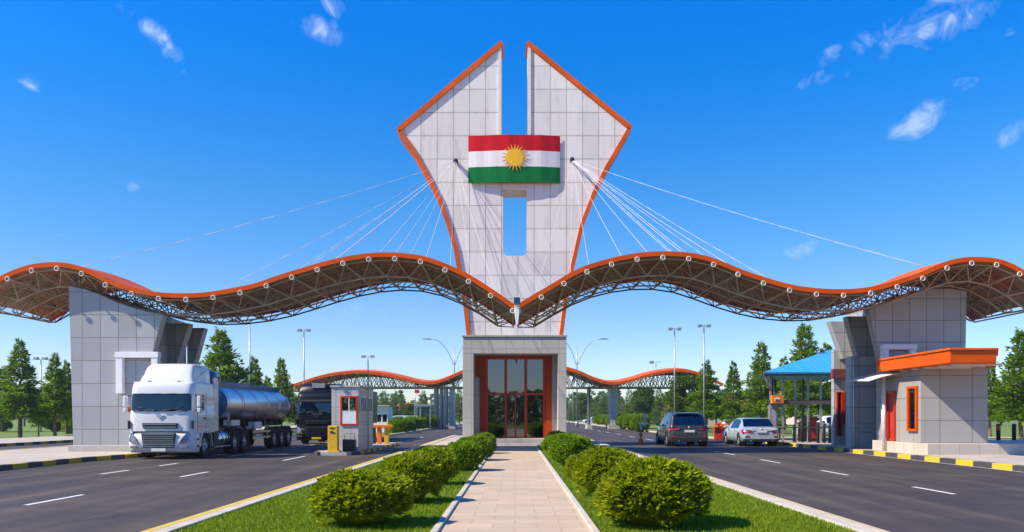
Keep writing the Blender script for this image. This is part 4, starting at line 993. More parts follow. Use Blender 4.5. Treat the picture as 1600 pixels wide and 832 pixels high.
for s in (-1, 1):
    for y in (10.1, 11.35, 12.6): wheel(tk, s * .98, y, .49, .42, s, 'alloy', 10)
    b = MB()
    for y in (10.1, 11.35, 12.6):
        rw = [[(s * .76, y - .58 * math.cos(a), .5 + .58 * math.sin(a)), (s * 1.18, y - .58 * math.cos(a), .5 + .58 * math.sin(a))] for a in [math.radians(5 + 170 * k / 8) for k in range(9)]]
        b.grid(rw)
    q = mk(b, 'mudguard', 'plastic'); sm = q.modifiers.new('solidify', 'SOLIDIFY'); sm.thickness = .02
    b = MB()
    for z in (.55, .82): b.box(min(s * 1.1, s * 1.15), max(s * 1.1, s * 1.15), 6.9, 9.5, z, z + .1)
    for y in (7.2, 9.2): b.box(min(s * 1.04, s * 1.1), max(s * 1.04, s * 1.1), y, y + .08, .5, 1.2)
    mk(b, 'side_guard', 'alloy')
    b = MB(); b.box(min(s * .75, s * 1.12), max(s * .75, s * 1.12), 4.3, 5.3, 1.18, 1.42); b.box(min(s * .8, s * 1.12), max(s * .8, s * 1.12), 7.3, 8.3, 1.0, 1.32); mk(b, 'tool_box', 'white_paint', bev=.015)
    b = MB(); b.box(s * .8 - .06, s * .8 + .06, 6.6, 6.72, .45, 1.1); b.box(s * .8 - .12, s * .8 + .12, 6.54, 6.78, .4, .45); mk(b, 'landing_leg', 'plastic')
    b = MB(); b.box(s * 1.14 - .03, s * 1.14 + .03, 4.0, 4.1, 1.3, 1.42); mk(b, 'side_marker', 'amber')
b = MB(); b.tube((1.12, 3.9, 1.1), (1.12, 3.9, 1.8), .03, 8); mk(b, 'hose_post', 'alloy')
b = MB(); b.box(.8, 1.1, 2.75, 3.3, 1.0, 1.12); b.box(.6, .9, 2.9, 3.4, 1.13, 1.3); mk(b, 'coupling_box', 'plastic')
b = MB(); b.box(-1.15, 1.15, 13.25, 13.35, .62, .8); mk(b, 'rear_bumper', 'plastic')

bt = thing('black_truck', 'black high roofed tractor unit waiting beside the steel tanker', 'truck', (-11.05, 44.6, 0))
cab(bt, 'truck_black', fair=False, dark=True)
b = MB(); b.box(-.5, .5, 2.2, 6.2, .7, 1.0); b.build('tractor_frame', M['plastic'], bt)
for s in (-1, 1): wheel(bt, s * .98, 5.2, .49, .42, s)
b = MB(); b.box(-1.22, 1.22, 2.9, 12.5, 1.1, 3.3); b.build('trailer_box', M['truck_black'], bt, .03)
for s in (-1, 1):
    for y in (9.8, 11.1): wheel(bt, s * .98, y, .49, .42, s)

def car(t, paint, Lc=4.6, Wc=.98, H=1.72, suv=True):
    """rear bumper at y=0, the car points to +y"""
    belt = 1.06 if suv else .92; r = .35 if suv else .32; yr, yf = .85, Lc - .9
    ys = sorted(set([0, .04, .1, .2, .35, .5, .62, .8, 1.0, 1.15, 1.3, 1.6, 1.9, 2.05, 2.3, 2.6, 2.8, 3.0, 3.2, 3.4, 3.6, 3.8, 4.0, 4.2, Lc - .18, Lc - .06, Lc] + [yr + r * 1.17 * k for k in (-1, -.85, -.5, 0, .5, .85, 1)] + [yf + r * 1.17 * k for k in (-1, -.85, -.5, 0, .5, .85, 1)]))
    ys = [y for y in ys if 0 <= y <= Lc]
    if suv: ZR = [(0, .78), (.03, .98), (.09, belt + .03), (.14, belt + .05), (.50, H - .09), (.8, H - .02), (1.6, H), (2.4, H - .03), (2.7, H - .1), (3.45, belt + .04), (4.0, belt - .03), (Lc - .2, .86), (Lc, .62)]
    else: ZR = [(0, .72), (.03, .88), (.10, belt + .035), (.42, belt + .07), (1.10, H - .06), (1.5, H - .005), (2.0, H), (2.5, H - .05), (2.75, H - .12), (3.5, belt + .03), (4.0, belt - .06), (Lc - .2, .78), (Lc, .58)]
    zr_ = lambda y: float(np.interp(y, [a for a, _ in ZR], [a for _, a in ZR]))
    HW = [(0, .82), (.05, .90), (.2, .955), (.6, .99), (1.2, 1), (3.2, 1), (4.0, .96), (Lc - .2, .86), (Lc, .70)]
    hw = lambda y: Wc * float(np.interp(y, [a for a, _ in HW], [a for _, a in HW]))
    rows = []; 
    for y in ys:
        zr = zr_(y); w = hw(y); bl = min(belt + .02 * (1 - y / Lc), zr - .03); zb = .30 if y < .3 or y > Lc - .3 else .24
        for yw in (yr, yf):
            d = (r * 1.15) ** 2 - (y - yw) ** 2
            if d > 0: zb = max(zb, r + math.sqrt(d) * .98)
        zb = min(zb, bl - .12); zm = max(zb + .05, .55 if suv else .5); zm = min(zm, bl - .06)
        g = max(0, min(1, (zr - bl) / (H - belt))); wr = w * (.90 - .17 * g); 
        half = [(0, zb), (w * .8, zb), (w * .975, zb + .02), (w, zm), (w * .985, (zm + bl) / 2), (w * .95, bl), (wr + .012, zr - .05 * g - .02), (wr * .93, zr - .012), (wr * .5, zr + .008 * g), (0, zr + .012 * g)]
        rows.append([(-x, y, z) for x, z in half] + [(x, y, z) for x, z in reversed(half[1:-1])])
    n = len(rows[0])
    if suv: sw, rw_, fw = (.62, 2.62), (.14, .5), (2.7, 3.4)
    else: sw, rw_, fw = (1.0, 2.7), (.42, 1.10), (2.75, 3.45)
    def zone(i, j):
        y = (ys[i] + ys[i + 1]) / 2; jj = j if j < 9 else n - 1 - j
        if jj == 5 and sw[0] < y < sw[1] and not (1.58 < y < 1.64): return 'side'
        if jj in (7, 8) or jj == 6:
            if rw_[0] < y < rw_[1] and jj in (7, 8): return 'rear'
            if fw[0] < y < fw[1] and jj in (7, 8): return 'front'
        return 'body'
    P = M[paint]
    b = MB(); b.grid(rows, close=True, keep=lambda i, j: zone(i, j) == 'body'); b.add(rows[0], [tuple(range(n))]); b.add(rows[-1], [tuple(range(n))]); b.build('body', P, t)
    for nm, z in (('side_windows', 'side'), ('rear_window', 'rear'), ('windscreen', 'front')):
        MB().grid(rows, close=True, keep=lambda i, j: zone(i, j) == z).build(nm, M['glass_dark'], t)
    b = MB(); b.box(-.62, .62, .6, 3.2, .4, belt - .12); b.box(-.6, .6, 1.1, 1.25, .7, belt + .2); b.box(-.6, -.1, 2.0, 2.15, .7, belt + .2); b.box(.1, .6, 2.0, 2.15, .7, belt + .2); b.build('seats', M['interior'], t)
    for s in (-1, 1):
        for y in (yr, yf): wheel(t, s * (Wc - .13), y, r, .24, s, 'alloy', 7)
        b = MB()
        for y in (yr, yf): b.lathe([(0, -.1), (r * 1.12, -.1), (r * 1.12, .1)], (s * (Wc - .28), y, r + .02), 'x', 20)
        b.build('wheel_arch_liner', M['plastic'], t)
        zt = belt - .05
        q = [(s * Wc * .985, .16, zt - .16), (s * Wc * .96, .02, zt - .17), (s * Wc * .52, -.045, zt - .12), (s * Wc * .50, -.045, zt - .03), (s * Wc * .93, .03, zt + .02), (s * Wc * .985, .30, zt + .0)]
        v = q + [(x * .97, y + .12, z) for x, y, z in q]
        b = MB(); b.add(v, [tuple(range(6)), tuple(range(11, 5, -1))] + [(i, (i + 1) % 6, (i + 1) % 6 + 6, i + 6) for i in range(6)]); b.build('tail_light', M['tail'], t)
        b = MB(); b.box(s * Wc * .74 - .11, s * Wc * .74 + .11, -.03, .05, .50, .56); b.build('reflector', M['tail'], t, .01)
        xm = s * (Wc + .1); b = MB(); b.box(xm - .1, xm + .1, 2.82, 2.98, belt + .03, belt + .17); b.build('door_mirror', M['plastic'] if suv else P, t, .03)
        b = MB(); b.path([(s * (Wc * .995), 1.62, .5), (s * (Wc * .985), 1.62, belt)], .006, 4); b.path([(s * Wc * .995, 2.72, .5), (s * Wc * .985, 2.72, belt)], .006, 4); b.build('door_seam', M['plastic'], t)
        for y in (1.35, 2.4):
            b = MB(); b.box(min(s * Wc * .985, s * (Wc + .02)), max(s * Wc * .985, s * (Wc + .02)), y - .09, y + .09, belt - .15, belt - .11); b.build('door_handle', P, t, .008)
        if suv: b = MB(); b.path([(s * Wc * .70, .7, H - .01), (s * Wc * .71, .8, H + .035), (s * Wc * .72, 2.3, H + .03), (s * Wc * .72, 2.42, H - .03)], .018, 6); b.build('roof_rail', M['plastic'], t)
    zb0 = .26
    b = MB(); b.prism([(-Wc * .86, zb0), (Wc * .86, zb0), (Wc * .93, zb0 + (.22 if suv else .14)), (-Wc * .93, zb0 + (.22 if suv else .14))], -.035, .22); b.build('lower_bumper', M['plastic'], t, .02)
    b = MB(); b.box(-.26, .26, -.052, -.02, belt - .31 if suv else belt - .19, belt - .19 if suv else belt - .07); b.build('number_plate', M['plate'], t)
    b = MB(); b.lathe([(0, -.03), (.05, -.028), (.05, .02)], (0, -.02 + (.02 if suv else .03), belt - .08 if suv else belt + .0), 'y', 14); b.build('badge', M['chrome'], t)
    b = MB(); b.box(-.5, .5, -.04, .0, belt - .15 if suv else belt - .045, belt - .135 if suv else belt - .03); b.build('boot_trim', M['plastic'] if suv else M['chrome'], t)
    for s in (-1, 1): b = MB().tube((s * .55, -.045, .31), (s * .55, .3, .31), .035, 10); b.build('exhaust', M['chrome'], t)
    if suv: b = MB(); b.prism([(.30, H - .03), (.62, H - .0), (.62, H - .03), (.36, H - .07)], -.6, .6, 'yz'); b.build('roof_spoiler', P, t)
c1 = thing('suv', 'dark grey estate style off-roader seen from behind at the barrier', 'car', (9.0, 41.3, 0), math.radians(-.5)); car(c1, 'suv', 4.7, 1.06, 1.77, True)
c2 = thing('hatchback', 'pale silver blue family car seen from behind near the right kerb', 'car', (12.75, 41.4, 0), math.radians(-1.0)); car(c2, 'sedan', 4.45, 1.0, 1.49, False)
def far_car(x, y, rz, paint, label, suv=True, s=1.0, g=None):
    t = thing('parked_car', label, 'car', (x, y, 0), math.radians(rz), g); car(t, paint, 4.5, .92, 1.62 if suv else 1.45, suv); return t
far_car(24.4, 56.8, 90, 'car_white', 'white parked car seen through the steel pavilion columns')
far_car(-15.0, 108, 60, 'car_blue', 'blue parked car beyond the rounded hedge, leftmost of three', False)
far_car(-12.8, 112, 70, 'sedan', 'pale silver parked car beyond the rounded hedge', True)
far_car(-16.8, 128, 80, 'car_white', 'far white parked car behind the rounded hedge', True)
g_ = 'small cars parked far off beside the right road'
for i, (x, y, p) in enumerate(((21, 150, 'car_red'), (25, 152, 'car_white'), (17.5, 155, 'sedan'))): far_car(x, y, 85, p, ('far red car parked behind the right hedge', 'far white car parked behind the right hedge', 'far silver car parked behind the right hedge')[i], i != 2, g=g_)
# ------------------------------------------------------------------ lamps and masts
def lamp_double(x, y, h, a1, a2, label):
    t = thing('street_lamp', label, 'street lamp', (x, y, 0), group='double armed street lamps')
    b = MB(); b.tube((0, 0, 0), (0, 0, h * .6), .11, 10, r2=.08); b.tube((0, 0, h * .6), (0, 0, h), .08, 10, r2=.05); b.build('pole', M['grey_metal'], t)
    MB().lathe([(0, 0), (.26, 0), (.24, .7), (.16, .8), (0, .8)], (0, 0, 0), 'z', 12).build('base', M['grey_metal'], t)
    for s, a in ((-1, a1), (1, a2)):
        P = [Vector((s * (.1 + (a - .1) * u), 0, h * .78 + (h * .32) * (1 - (1 - u) ** 2.4))) for u in [k / 10 for k in range(11)]]
        am = MB().path(P, .05, 6).build('arm', M['grey_metal'], t)
        e = P[-1]; b = MB(); b.prism([(e.x, e.z - .06), (e.x + s * 1.1, e.z - .02), (e.x + s * 1.1, e.z + .1), (e.x, e.z + .12)], -.18, .18); b.build('lantern', M['grey_metal'], t, .03)
lamp_double(at(710, 0, 112).x, 112, 11.2, 3.3, 2.6, 'double armed street lamp left of the glazed tower entrance')
lamp_double(at(901.5, 0, 112).x, 112, 11.2, 2.6, 3.3, 'double armed street lamp right of the glazed tower entrance')
def mast(px, ptop, Y, label, heads=2, z0=0, r=.055):
    p = at(px, ptop, Y); t = thing('light_mast', label, 'light mast', (p.x, Y, z0), group='tall thin floodlight masts')
    h = p.z - z0
    MB().tube((0, 0, 0), (0, 0, h), r * 1.4, 8, r2=r).build('pole', M['grey_metal'], t)
    if heads:
        w = .55 * Y / 75
        MB().tube((-w, 0, h), (w, 0, h), r * .7, 6).build('crossbar', M['grey_metal'], t)
        for s in ((-1, 1) if heads == 2 else (-1,)):
            b = MB(); b.box(s * w * .75 - w * .35, s * w * .75 + w * .35, -.25, .2, h - .02 * Y / 10, h + .012 * Y / 10); b.build('floodlight', M['grey_metal'], t, .02)
mast(475, 516, 80, 'tall floodlight mast above the black truck')
mast(390, 500, 70, 'plain tall mast rising behind the steel tanker under the roof', 0)
mast(575, 557, 130, 'short looking far mast above the distant wavy roof left of the tower')
mast(1054, 514, 80, 'tall floodlight mast behind the dark car')
mast(1100, 509, 75, 'tallest floodlight mast among the conifers right of the dark car')
mast(1025, 566, 130, 'short looking far mast above the distant wavy roof right of the tower', 1)
mast(64, 560, 80, 'lamp mast between the two conifers at the left edge')
mast(889, 573, 160, 'thin far mast just right of the tower entrance', 0)
mast(895, 575, 175, 'thinner far mast next to the double armed lamp right of the entrance', 0)
mast(649, 600, 118, 'thin mast beneath the distant wavy roof left of the tower', 0)

# ------------------------------------------------------------------ the second gate far behind
FE_L = [(440, 607), (470, 597), (500, 587), (530, 582), (560, 580), (590, 582), (620, 588), (650, 596), (672, 598), (690, 594), (715, 583), (735, 574)]
FE_R = [(868, 568), (885, 575), (905, 580), (930, 592), (955, 599), (985, 594), (1015, 584), (1040, 579), (1065, 577), (1085, 580), (1105, 588), (1130, 600)]
canopy(FE_L, 95, 103, 15, 'distant orange wavy roof beyond the black truck and kiosk', -15, rows=3, depth=1.5, full=False, k=1.9, flat=5.05, bul=.4)
canopy(FE_R, 95, 103, 14, 'distant orange wavy roof beyond the dark car', 14, rows=3, depth=1.5, full=False, k=1.9, flat=5.05, bul=.4)
def far_pier(px0, px1, Y, ptop, label, m='pier', taper=0):
    a, c = at(px0, ptop, Y), at(px1, ptop, Y)
    t = thing('far_pier', label, 'pier', ((a.x + c.x) / 2, Y, 0))
    b = MB(); b.prism([(a.x + taper, 0), (c.x - taper, 0), (c.x, a.z), (a.x, a.z)], Y, Y + 2.4); wb(b, 'shaft', M[m], t)
    b = MB(); b.box(a.x - .2, c.x + .2, Y - .2, Y + 2.6, -.01, .5); wb(b, 'footing', M['concrete'], t)
for px0, px1, lb in ((678, 683, 'first slim grey column under the distant left roof'), (687, 690, 'second slim grey column under the distant left roof'), (693, 698, 'third slim grey column under the distant left roof'), (702, 709, 'broad grey column under the distant left roof beside the lamp post')):
    far_pier(px0, px1, 97, 604, lb)
far_pier(953, 966, 97, 606, 'tapered ribbed grey pier under the distant right roof', taper=.15)
far_pier(920, 922.5, 97, 606, 'thin dark column under the distant right roof near the lamp', 'dark_metal')

# shelter, white booth and little houses in the distance
t = thing('bus_shelter', 'grey framed open shelter behind the rounded hedge', 'shelter', (-12.5, 92, 0))
xa, xb = at(648, 0, 92).x, at(672, 0, 92).x
for x in (xa, xb, xa + (xb - xa) * .35): wb(MB().box(x - .06, x + .06, 92, 92.12, 0, 2.7), 'post', M['grey_metal'], t)
wb(MB().box(xa - .1, xb + .1, 91.9, 94, 2.7, 2.9), 'roof', M['grey_metal'], t); wb(MB().box(xa + .1, xb - .1, 93.8, 93.86, .4, 2.6), 'back_panel', M['glass_booth'], t)
t = thing('white_booth', 'white guard booth with dark windows and a flat roof beside the kiosk', 'booth', (-12.9, 76, 0))
xa, xb = at(584, 0, 76).x, at(606, 0, 76).x
wb(MB().box(xa, xb, 76, 79, 0, 1.0).box(xa, xa + .35, 76, 79, 1.0, 1.72).box(xb - .08, xb, 76, 79, 1.0, 1.72).box(xb - .62, xb - .5, 76, 76.12, 1.0, 1.72).box(xa, xb, 76, 79, 1.722, 2.5), 'wall', M['white_paint'], t, .01)
wb(MB().box(xa + .36, xb - .63, 76.05, 76.08, 1.0, 1.72).box(xb - .49, xb - .09, 76.05, 76.08, 1.0, 1.72), 'window', M['glass_dark'], t); wb(MB().box(xa - .3, xb + .2, 75.6, 79.3, 2.503, 2.62), 'roof', M['concrete'], t)
wb(MB().box(xa + .1, xb - .1, 77.5, 78.9, 1.0, 1.7), 'interior', M['interior'], t)
def house(x, y, w, d, h, label, ww=0):
    t = thing('far_house', label, 'house', (x, y, 0))
    wb(MB().box(x - w / 2, x + w / 2, y, y + d, 0, h), 'wall', M['house_wall'], t)
    b = MB(); e = .5; b.add([(x - w / 2 - e, y - e, h), (x + w / 2 + e, y - e, h), (x + w / 2 + e, y + d + e, h), (x - w / 2 - e, y + d + e, h), (x - w / 4, y + d / 2, h + min(w * .22, 1.8)), (x + w / 4, y + d / 2, h + min(w * .22, 1.8))], [(0, 1, 5, 4), (1, 2, 5), (2, 3, 4, 5), (3, 0, 4), (3, 2, 1, 0)])
    wb(b, 'roof', M['brick_red'], t)
    for k in range(3):
        xx = x - w / 2 + w * (k + .5) / 3
        f = wb(MB().box(xx - .55, xx + .55, y - .06, y - .002, h * .35, h * .75), 'window', M['white_paint'], t); wb(MB().box(xx - .45, xx + .45, y - .075, y - .062, h * .39, h * .71), 'pane', M['glass_tower'], f)
house(at(985, 0, 170).x, 170, 2.6, 3, 2.6, 'small red roofed hut among the trees left of the dark car')
house(at(632, 0, 190).x, 190, 6, 6, 3.4, 'red roofed house beyond the rounded hedge left of the tower')
house(34, 128, 18, 9, 2.6, 'long pale red roofed house behind the conifers right of the dark car')
house(58, 140, 16, 9, 4.5, 'red roofed house behind the blue pavilion')
t = thing('direction_sign', 'small red and white sign on a pole under the distant roof', 'sign', (-15, 116, 0))
p = at(650, 613, 116); wb(MB().box(p.x - .2, p.x + .5, 116, 116.06, p.z - .15, p.z + .35), 'panel', M['red'], t); wb(MB().tube((p.x + .15, 116.1, 0), (p.x + .15, 116.1, p.z), .05, 6), 'post', M['grey_metal'], t)

# ------------------------------------------------------------------ foliage
def leaves(C_, D_, ln, wd, rs, fold=.25):
    """one folded four-cornered leaf per centre, pointing along D_"""
    n = len(C_); D_ = D_ / np.linalg.norm(D_, axis=1, keepdims=True)
    R = rs.normal(size=(n, 3)); S = np.cross(D_, R); S /= np.linalg.norm(S, axis=1, keepdims=True); Nn = np.cross(S, D_)
    l = ln[:, None] if hasattr(ln, '__len__') else ln; w = wd[:, None] if hasattr(wd, '__len__') else wd
    p0 = C_; p2 = C_ + D_ * l; m = C_ + D_ * l * .45
    p1 = m + S * w + Nn * w * fold; p3 = m - S * w + Nn * w * fold
    V = np.stack([p0, p1, p2, p3], 1).reshape(-1, 3)
    F = np.arange(4 * n).reshape(-1, 4)
    return V, F
def conifer(seed, h, rad, z0=.22, dens=1.0, mat='needle', taper=.9, droop=.18):
    rs = np.random.RandomState(seed); rd = random.Random(seed)
    t = thing('conifer_tree', 'x', 'tree')
    b = MB(); pts = [(rd.uniform(-.06, .06) * k, rd.uniform(-.06, .06) * k, h * k / 6) for k in range(7)]
    for k in range(6): b.tube(pts[k], pts[k + 1], .17 * h / 8 * (1 - k / 6.3), 8, r2=.17 * h / 8 * (1 - (k + 1) / 6.3), caps=False)
    Cs, Ds, Ls = [], [], []
    z = h * z0; 
    while z < h * .985:
        u = (z / h - z0) / (1 - z0)
        prof = (1 - u) ** taper * (1 if u > .12 else .72 + .28 * u / .12)
        nl = rd.randint(5, 8) if u < .75 else rd.randint(4, 6)
        a0 = rd.uniform(0, 6.28)
        for k in range(nl):
            a = a0 + 2 * PI * k / nl + rd.uniform(-.35, .35); Lb = rad * prof * rd.uniform(.5, 1.28) + .1
            up = .35 * u + .1 + rd.uniform(-.15, .12)
            zz = z + rd.uniform(-.25, .25)
            d = Vector((math.cos(a), math.sin(a), up)).normalized()
            e = Vector((0, 0, zz)) + d * Lb; e.z -= droop * Lb
            if u < .8: b.tube((0, 0, zz), tuple(e * .96), .035 * (1 - u) + .012, 4, r2=.008, caps=False)
            n = int((26 * Lb + 10) * dens)
            s = rs.uniform(.12, 1.05, n) ** .8
            P = np.outer(s, np.array(d)) * Lb; P[:, 2] += zz - droop * Lb * s ** 2
            side = np.array((-math.sin(a), math.cos(a), 0.))
            spread = .34 * Lb * np.sin(np.clip(s, 0, 1) * PI * .85 + .25)
            o = rs.uniform(-1, 1, n)
            P += np.outer(o * spread, side); P[:, 2] += rs.normal(0, .10, n) - np.abs(o) * .10 * Lb
            D = np.array(d)[None] * .7 + np.outer(np.sign(o) * rs.uniform(.3, 1.1, n), side) + rs.normal(0, .28, (n, 3)); D[:, 2] += .15
            Cs.append(P); Ds.append(D); Ls.append(rs.uniform(.22, .46, n) * (.75 + .35 * (1 - u)) * h / 8)
        z += h * .046 * rd.uniform(.8, 1.2) * (1 - .3 * u)
    Cs, Ds, Ls = np.concatenate(Cs), np.concatenate(Ds), np.concatenate(Ls)
    V, F = leaves(Cs, Ds, Ls, Ls * .17, rs)
    b.build('trunk', M['bark'], t)
    mesh_np('crown', V, F, [M[mat]], t)
    return t
def broadleaf(seed, h, rad, z0=.25, mat='broad', n=9000):
    rs = np.random.RandomState(seed); rd = random.Random(seed)
    t = thing('leafy_tree', 'x', 'tree'); b = MB(); b.tube((0, 0, 0), (.05, .03, h * .45), .2, 8, r2=.13, caps=False)
    Cs, Ds = [], []; K = 26
    for k in range(K):
        u = rd.random(); zc = h * (z0 + .12 + (.82 - z0) * u); rr = rad * math.sin(PI * (.18 + .75 * u)) * rd.uniform(.45, .85); a = rd.uniform(0, 6.28)
        c = np.array((rr * math.cos(a), rr * math.sin(a), zc)); b.tube((.03, .02, h * (z0 + .35 * u * .6)), tuple(c), .06, 5, r2=.015, caps=False)
        m = n // K; q = rs.normal(size=(m, 3)); q /= np.linalg.norm(q, axis=1, keepdims=True); R = rad * rd.uniform(.3, .48)
        Cs.append(c + q * (R * rs.uniform(.45, 1.05, m) ** .6)[:, None] * np.array((1, 1, .75))); Ds.append(q + rs.normal(0, .6, (m, 3)))
    Cs, Ds = np.concatenate(Cs), np.concatenate(Ds); ln = rs.uniform(.2, .36, len(Cs))
    V, F = leaves(Cs, Ds, ln, ln * .36, rs); b.build('trunk', M['bark'], t); mesh_np('crown', V, F, [M[mat]], t); return t
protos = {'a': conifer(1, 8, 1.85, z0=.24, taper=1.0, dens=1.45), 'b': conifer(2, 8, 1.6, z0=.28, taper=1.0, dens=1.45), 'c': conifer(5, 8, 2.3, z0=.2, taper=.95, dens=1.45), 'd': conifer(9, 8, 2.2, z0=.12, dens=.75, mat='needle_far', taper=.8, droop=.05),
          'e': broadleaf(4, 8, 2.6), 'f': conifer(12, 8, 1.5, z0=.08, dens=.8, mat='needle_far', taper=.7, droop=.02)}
used = set()
def tree(kind, px, ptop, Y, label, group, wide=1.0, z0=0.0):
    p = at(px, ptop, Y); s = (p.z - z0) / 8.0
    src = protos[kind]
    t = src if kind not in used else copy_tree(src)
    used.add(kind)
    t.location = (p.x, Y, z0); t.scale = (s * wide, s * wide, s); t.rotation_euler = (0, 0, RN.uniform(0, 6.28))
    t['label'] = label; t['group'] = group
GL, GR, GF = 'conifers on the left lawn', 'conifers on the right lawn', 'far trees beyond the gate'
for k, px, pt, Y, lb, w in (
    ('a', 31, 534, 58, 'tall dark conifer at the left edge, taller of the near two', 1.1), ('b', 86, 555, 58, 'dark conifer close to the left pier with a bare lower trunk', 1.05), ('b', 60, 612, 62, 'short young conifer between the two tall ones at the left edge', 1.0),
    ('a', 104, 566, 70, 'conifer partly hidden by the left edge of the grey pier', .9), ('a', 4, 575, 80, 'conifer cut off by the left edge of the photo', 1.3),
    ('c', 346, 512, 62, 'broad bushy conifer directly behind the white truck cab', 1.15), ('a', 397, 560, 75, 'small conifer behind the middle of the steel tanker', 1.1), ('c', 440, 558, 72, 'pointed conifer behind the rear of the steel tanker', .75),
    ('a', 418, 590, 80, 'low conifer filling the gap behind the tanker catwalk', 1.2)):
    tree(k, px, pt, Y, lb, GL, w)
for k, px, pt, Y, lb, w in (
    ('c', 1258, 504, 64, 'tall broad conifer rising above the blue pavilion roof', .95), ('c', 1190, 532, 72, 'tall conifer left of the blue pavilion roof', .85), ('a', 1146, 567, 76, 'slender conifer between the two tall ones behind the pale car', .95),
    ('a', 1104, 566, 78, 'dense conifer behind the tallest mast right of the dark car', 1.25), ('e', 1072, 588, 84, 'rounded leafy tree just right of the dark car roof', 1.1), ('a', 1292, 540, 80, 'conifer half hidden behind the grey pier and blue roof', 1.2),
    ('c', 1596, 512, 52, 'big dense conifer cut off by the right edge of the photo', 1.0), ('b', 1547, 566, 60, 'slim conifer just right of the orange roofed booth', 1.0), ('c', 1630, 520, 60, 'conifer mostly beyond the right edge of the photo', 1.0),
    ('a', 1225, 560, 85, 'darker conifer behind the left end of the blue roof', 1.1)):
    tree(k, px, pt, Y, lb, GR, w)
for k, px, pt, Y, lb, w in (
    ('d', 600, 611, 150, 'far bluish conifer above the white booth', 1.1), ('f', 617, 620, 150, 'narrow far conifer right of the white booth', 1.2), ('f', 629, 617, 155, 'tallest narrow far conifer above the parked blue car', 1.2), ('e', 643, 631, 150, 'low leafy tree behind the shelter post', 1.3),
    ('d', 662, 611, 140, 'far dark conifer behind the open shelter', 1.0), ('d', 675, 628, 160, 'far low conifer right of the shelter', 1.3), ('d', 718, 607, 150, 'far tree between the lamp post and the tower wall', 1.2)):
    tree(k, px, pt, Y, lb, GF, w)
seq = [(890, 634, 210), (897, 630, 215), (906, 629, 210), (914, 614, 205), (924, 625, 200), (933, 619, 190), (941, 613, 185), (950, 618, 190), (961, 630, 170), (972, 622, 165), (983, 609, 150), (993, 616, 160), (1005, 605, 140), (1018, 613, 150), (1030, 606, 128), (1043, 616, 140), (1052, 602, 120)]
for i, (px, pt, Y) in enumerate(seq):
    k = 'dfdefdfdeddfedfdd'[i]
    lb = {('e', 933): 0}.get(0) or ('hazy far tree in the row between the tower and the tapered pier' if px < 950 else 'far green tree in the row between the tapered pier and the dark car')
    tree(k, px, pt, Y, lb, 'trees in the far row right of the tower' if px < 950 else 'trees in the far row before the dark car', 1.15)
for i in range(18):
    px = 1085 + i * 28 + RN.uniform(-8, 8)
    tree('defd'[i % 4], px, RN.uniform(606, 628), RN.uniform(110, 150), 'green tree in the back row beyond the right lawn', 'trees in the back row beyond the right lawn', 1.4)
for i in range(15):
    px = -10 + i * 42 + RN.uniform(-10, 10)
    tree('defd'[i % 4], px, RN.uniform(606, 630), RN.uniform(105, 150), 'green tree in the back row beyond the left lawn', 'trees in the back row beyond the left lawn', 1.4)

# a wood on the horizon and one behind the viewer (mirrored in the tower glass), each one mass
def wood(x0, x1, y0, y1, h0, h1, n, seed):
    rs = np.random.RandomState(seed); Vs, Fs, o = [], [], 0
    for i in range(n):
        x, y, h = rs.uniform(x0, x1), rs.uniform(y0, y1), rs.uniform(h0, h1); m = 130
        z = rs.uniform(.05, 1, m); r = h * .3 * (1 - z) ** .6 * rs.uniform(.5, 1, m); a = rs.uniform(0, 6.28, m)
        Cc = np.stack([x + r * np.cos(a), y + r * np.sin(a), z * h], 1); D = np.stack([np.cos(a), np.sin(a), rs.uniform(.1, .8, m)], 1); ln = h * rs.uniform(.1, .2, m)
        V, F = leaves(Cc, D, ln, ln * .4, rs); Vs.append(V); Fs.append(F + o); o += len(V)
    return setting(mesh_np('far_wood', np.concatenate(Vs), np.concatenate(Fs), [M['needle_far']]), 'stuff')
wood(-260, 260, 260, 330, 6, 11, 420, 1)
wood(-60, 60, -75, -45, 4, 7, 150, 2)

# clipped bushes
def bush(seed, mat, tufts, per, ln, name='round_bush'):
    rs = np.random.RandomState(seed)
    t = thing(name, 'x', 'bush')
    q = rs.normal(size=(tufts, 3)); q[:, 2] = np.abs(q[:, 2]) - .28 * rs.rand(tufts); q /= np.linalg.norm(q, axis=1, keepdims=True); q0 = q
    off = rs.uniform(0, 50, 3)
    bx = np.sign(q) * np.abs(q) ** .92; bx /= (np.abs(bx) ** 2.5).sum(1, keepdims=True) ** (1 / 2.5)
    lump = np.array([1 + .16 * mnoise.noise(Vector(p) * 1.7 + Vector(off)) + .10 * mnoise.noise(Vector(p) * 4.1 + Vector(off)) for p in q])
    sc = np.array((.5, .5, .56)); base = bx * (lump * rs.uniform(.80, 1.0, tufts))[:, None] * sc; base[:, 2] += .40
    base[:, 2] = np.maximum(base[:, 2], .015)
    Cc = np.repeat(base, per, 0); n = len(Cc); Cc = Cc + rs.normal(0, .012, (n, 3))
    D = np.repeat(q, per, 0) * .75 + rs.normal(0, .5, (n, 3)); D[:, 2] += .4
    l = ln * rs.uniform(.5, 1.25, n)
    V, F = leaves(Cc, D, l, l * .21, rs, .3)
    # the twiggy inside, same leaves
    k = MB(); rows = []
    for i in range(9):
        ph = PI * i / 8
        rows.append([tuple(np.array((math.sin(ph) * math.cos(a), math.sin(ph) * math.sin(a), math.cos(ph))) * sc * .80 * (1 + .12 * mnoise.noise(Vector((math.sin(ph) * math.cos(a), math.sin(ph) * math.sin(a), math.cos(ph))) * 1.7 + Vector(off))) + np.array((0, 0, .40))) for a in [2 * PI * j / 16 for j in range(16)]])
    k.grid(rows, close=True); k.build('stems', M[mat], t)
    mesh_np('leaves', V, F, [M[mat]], t)
    return t
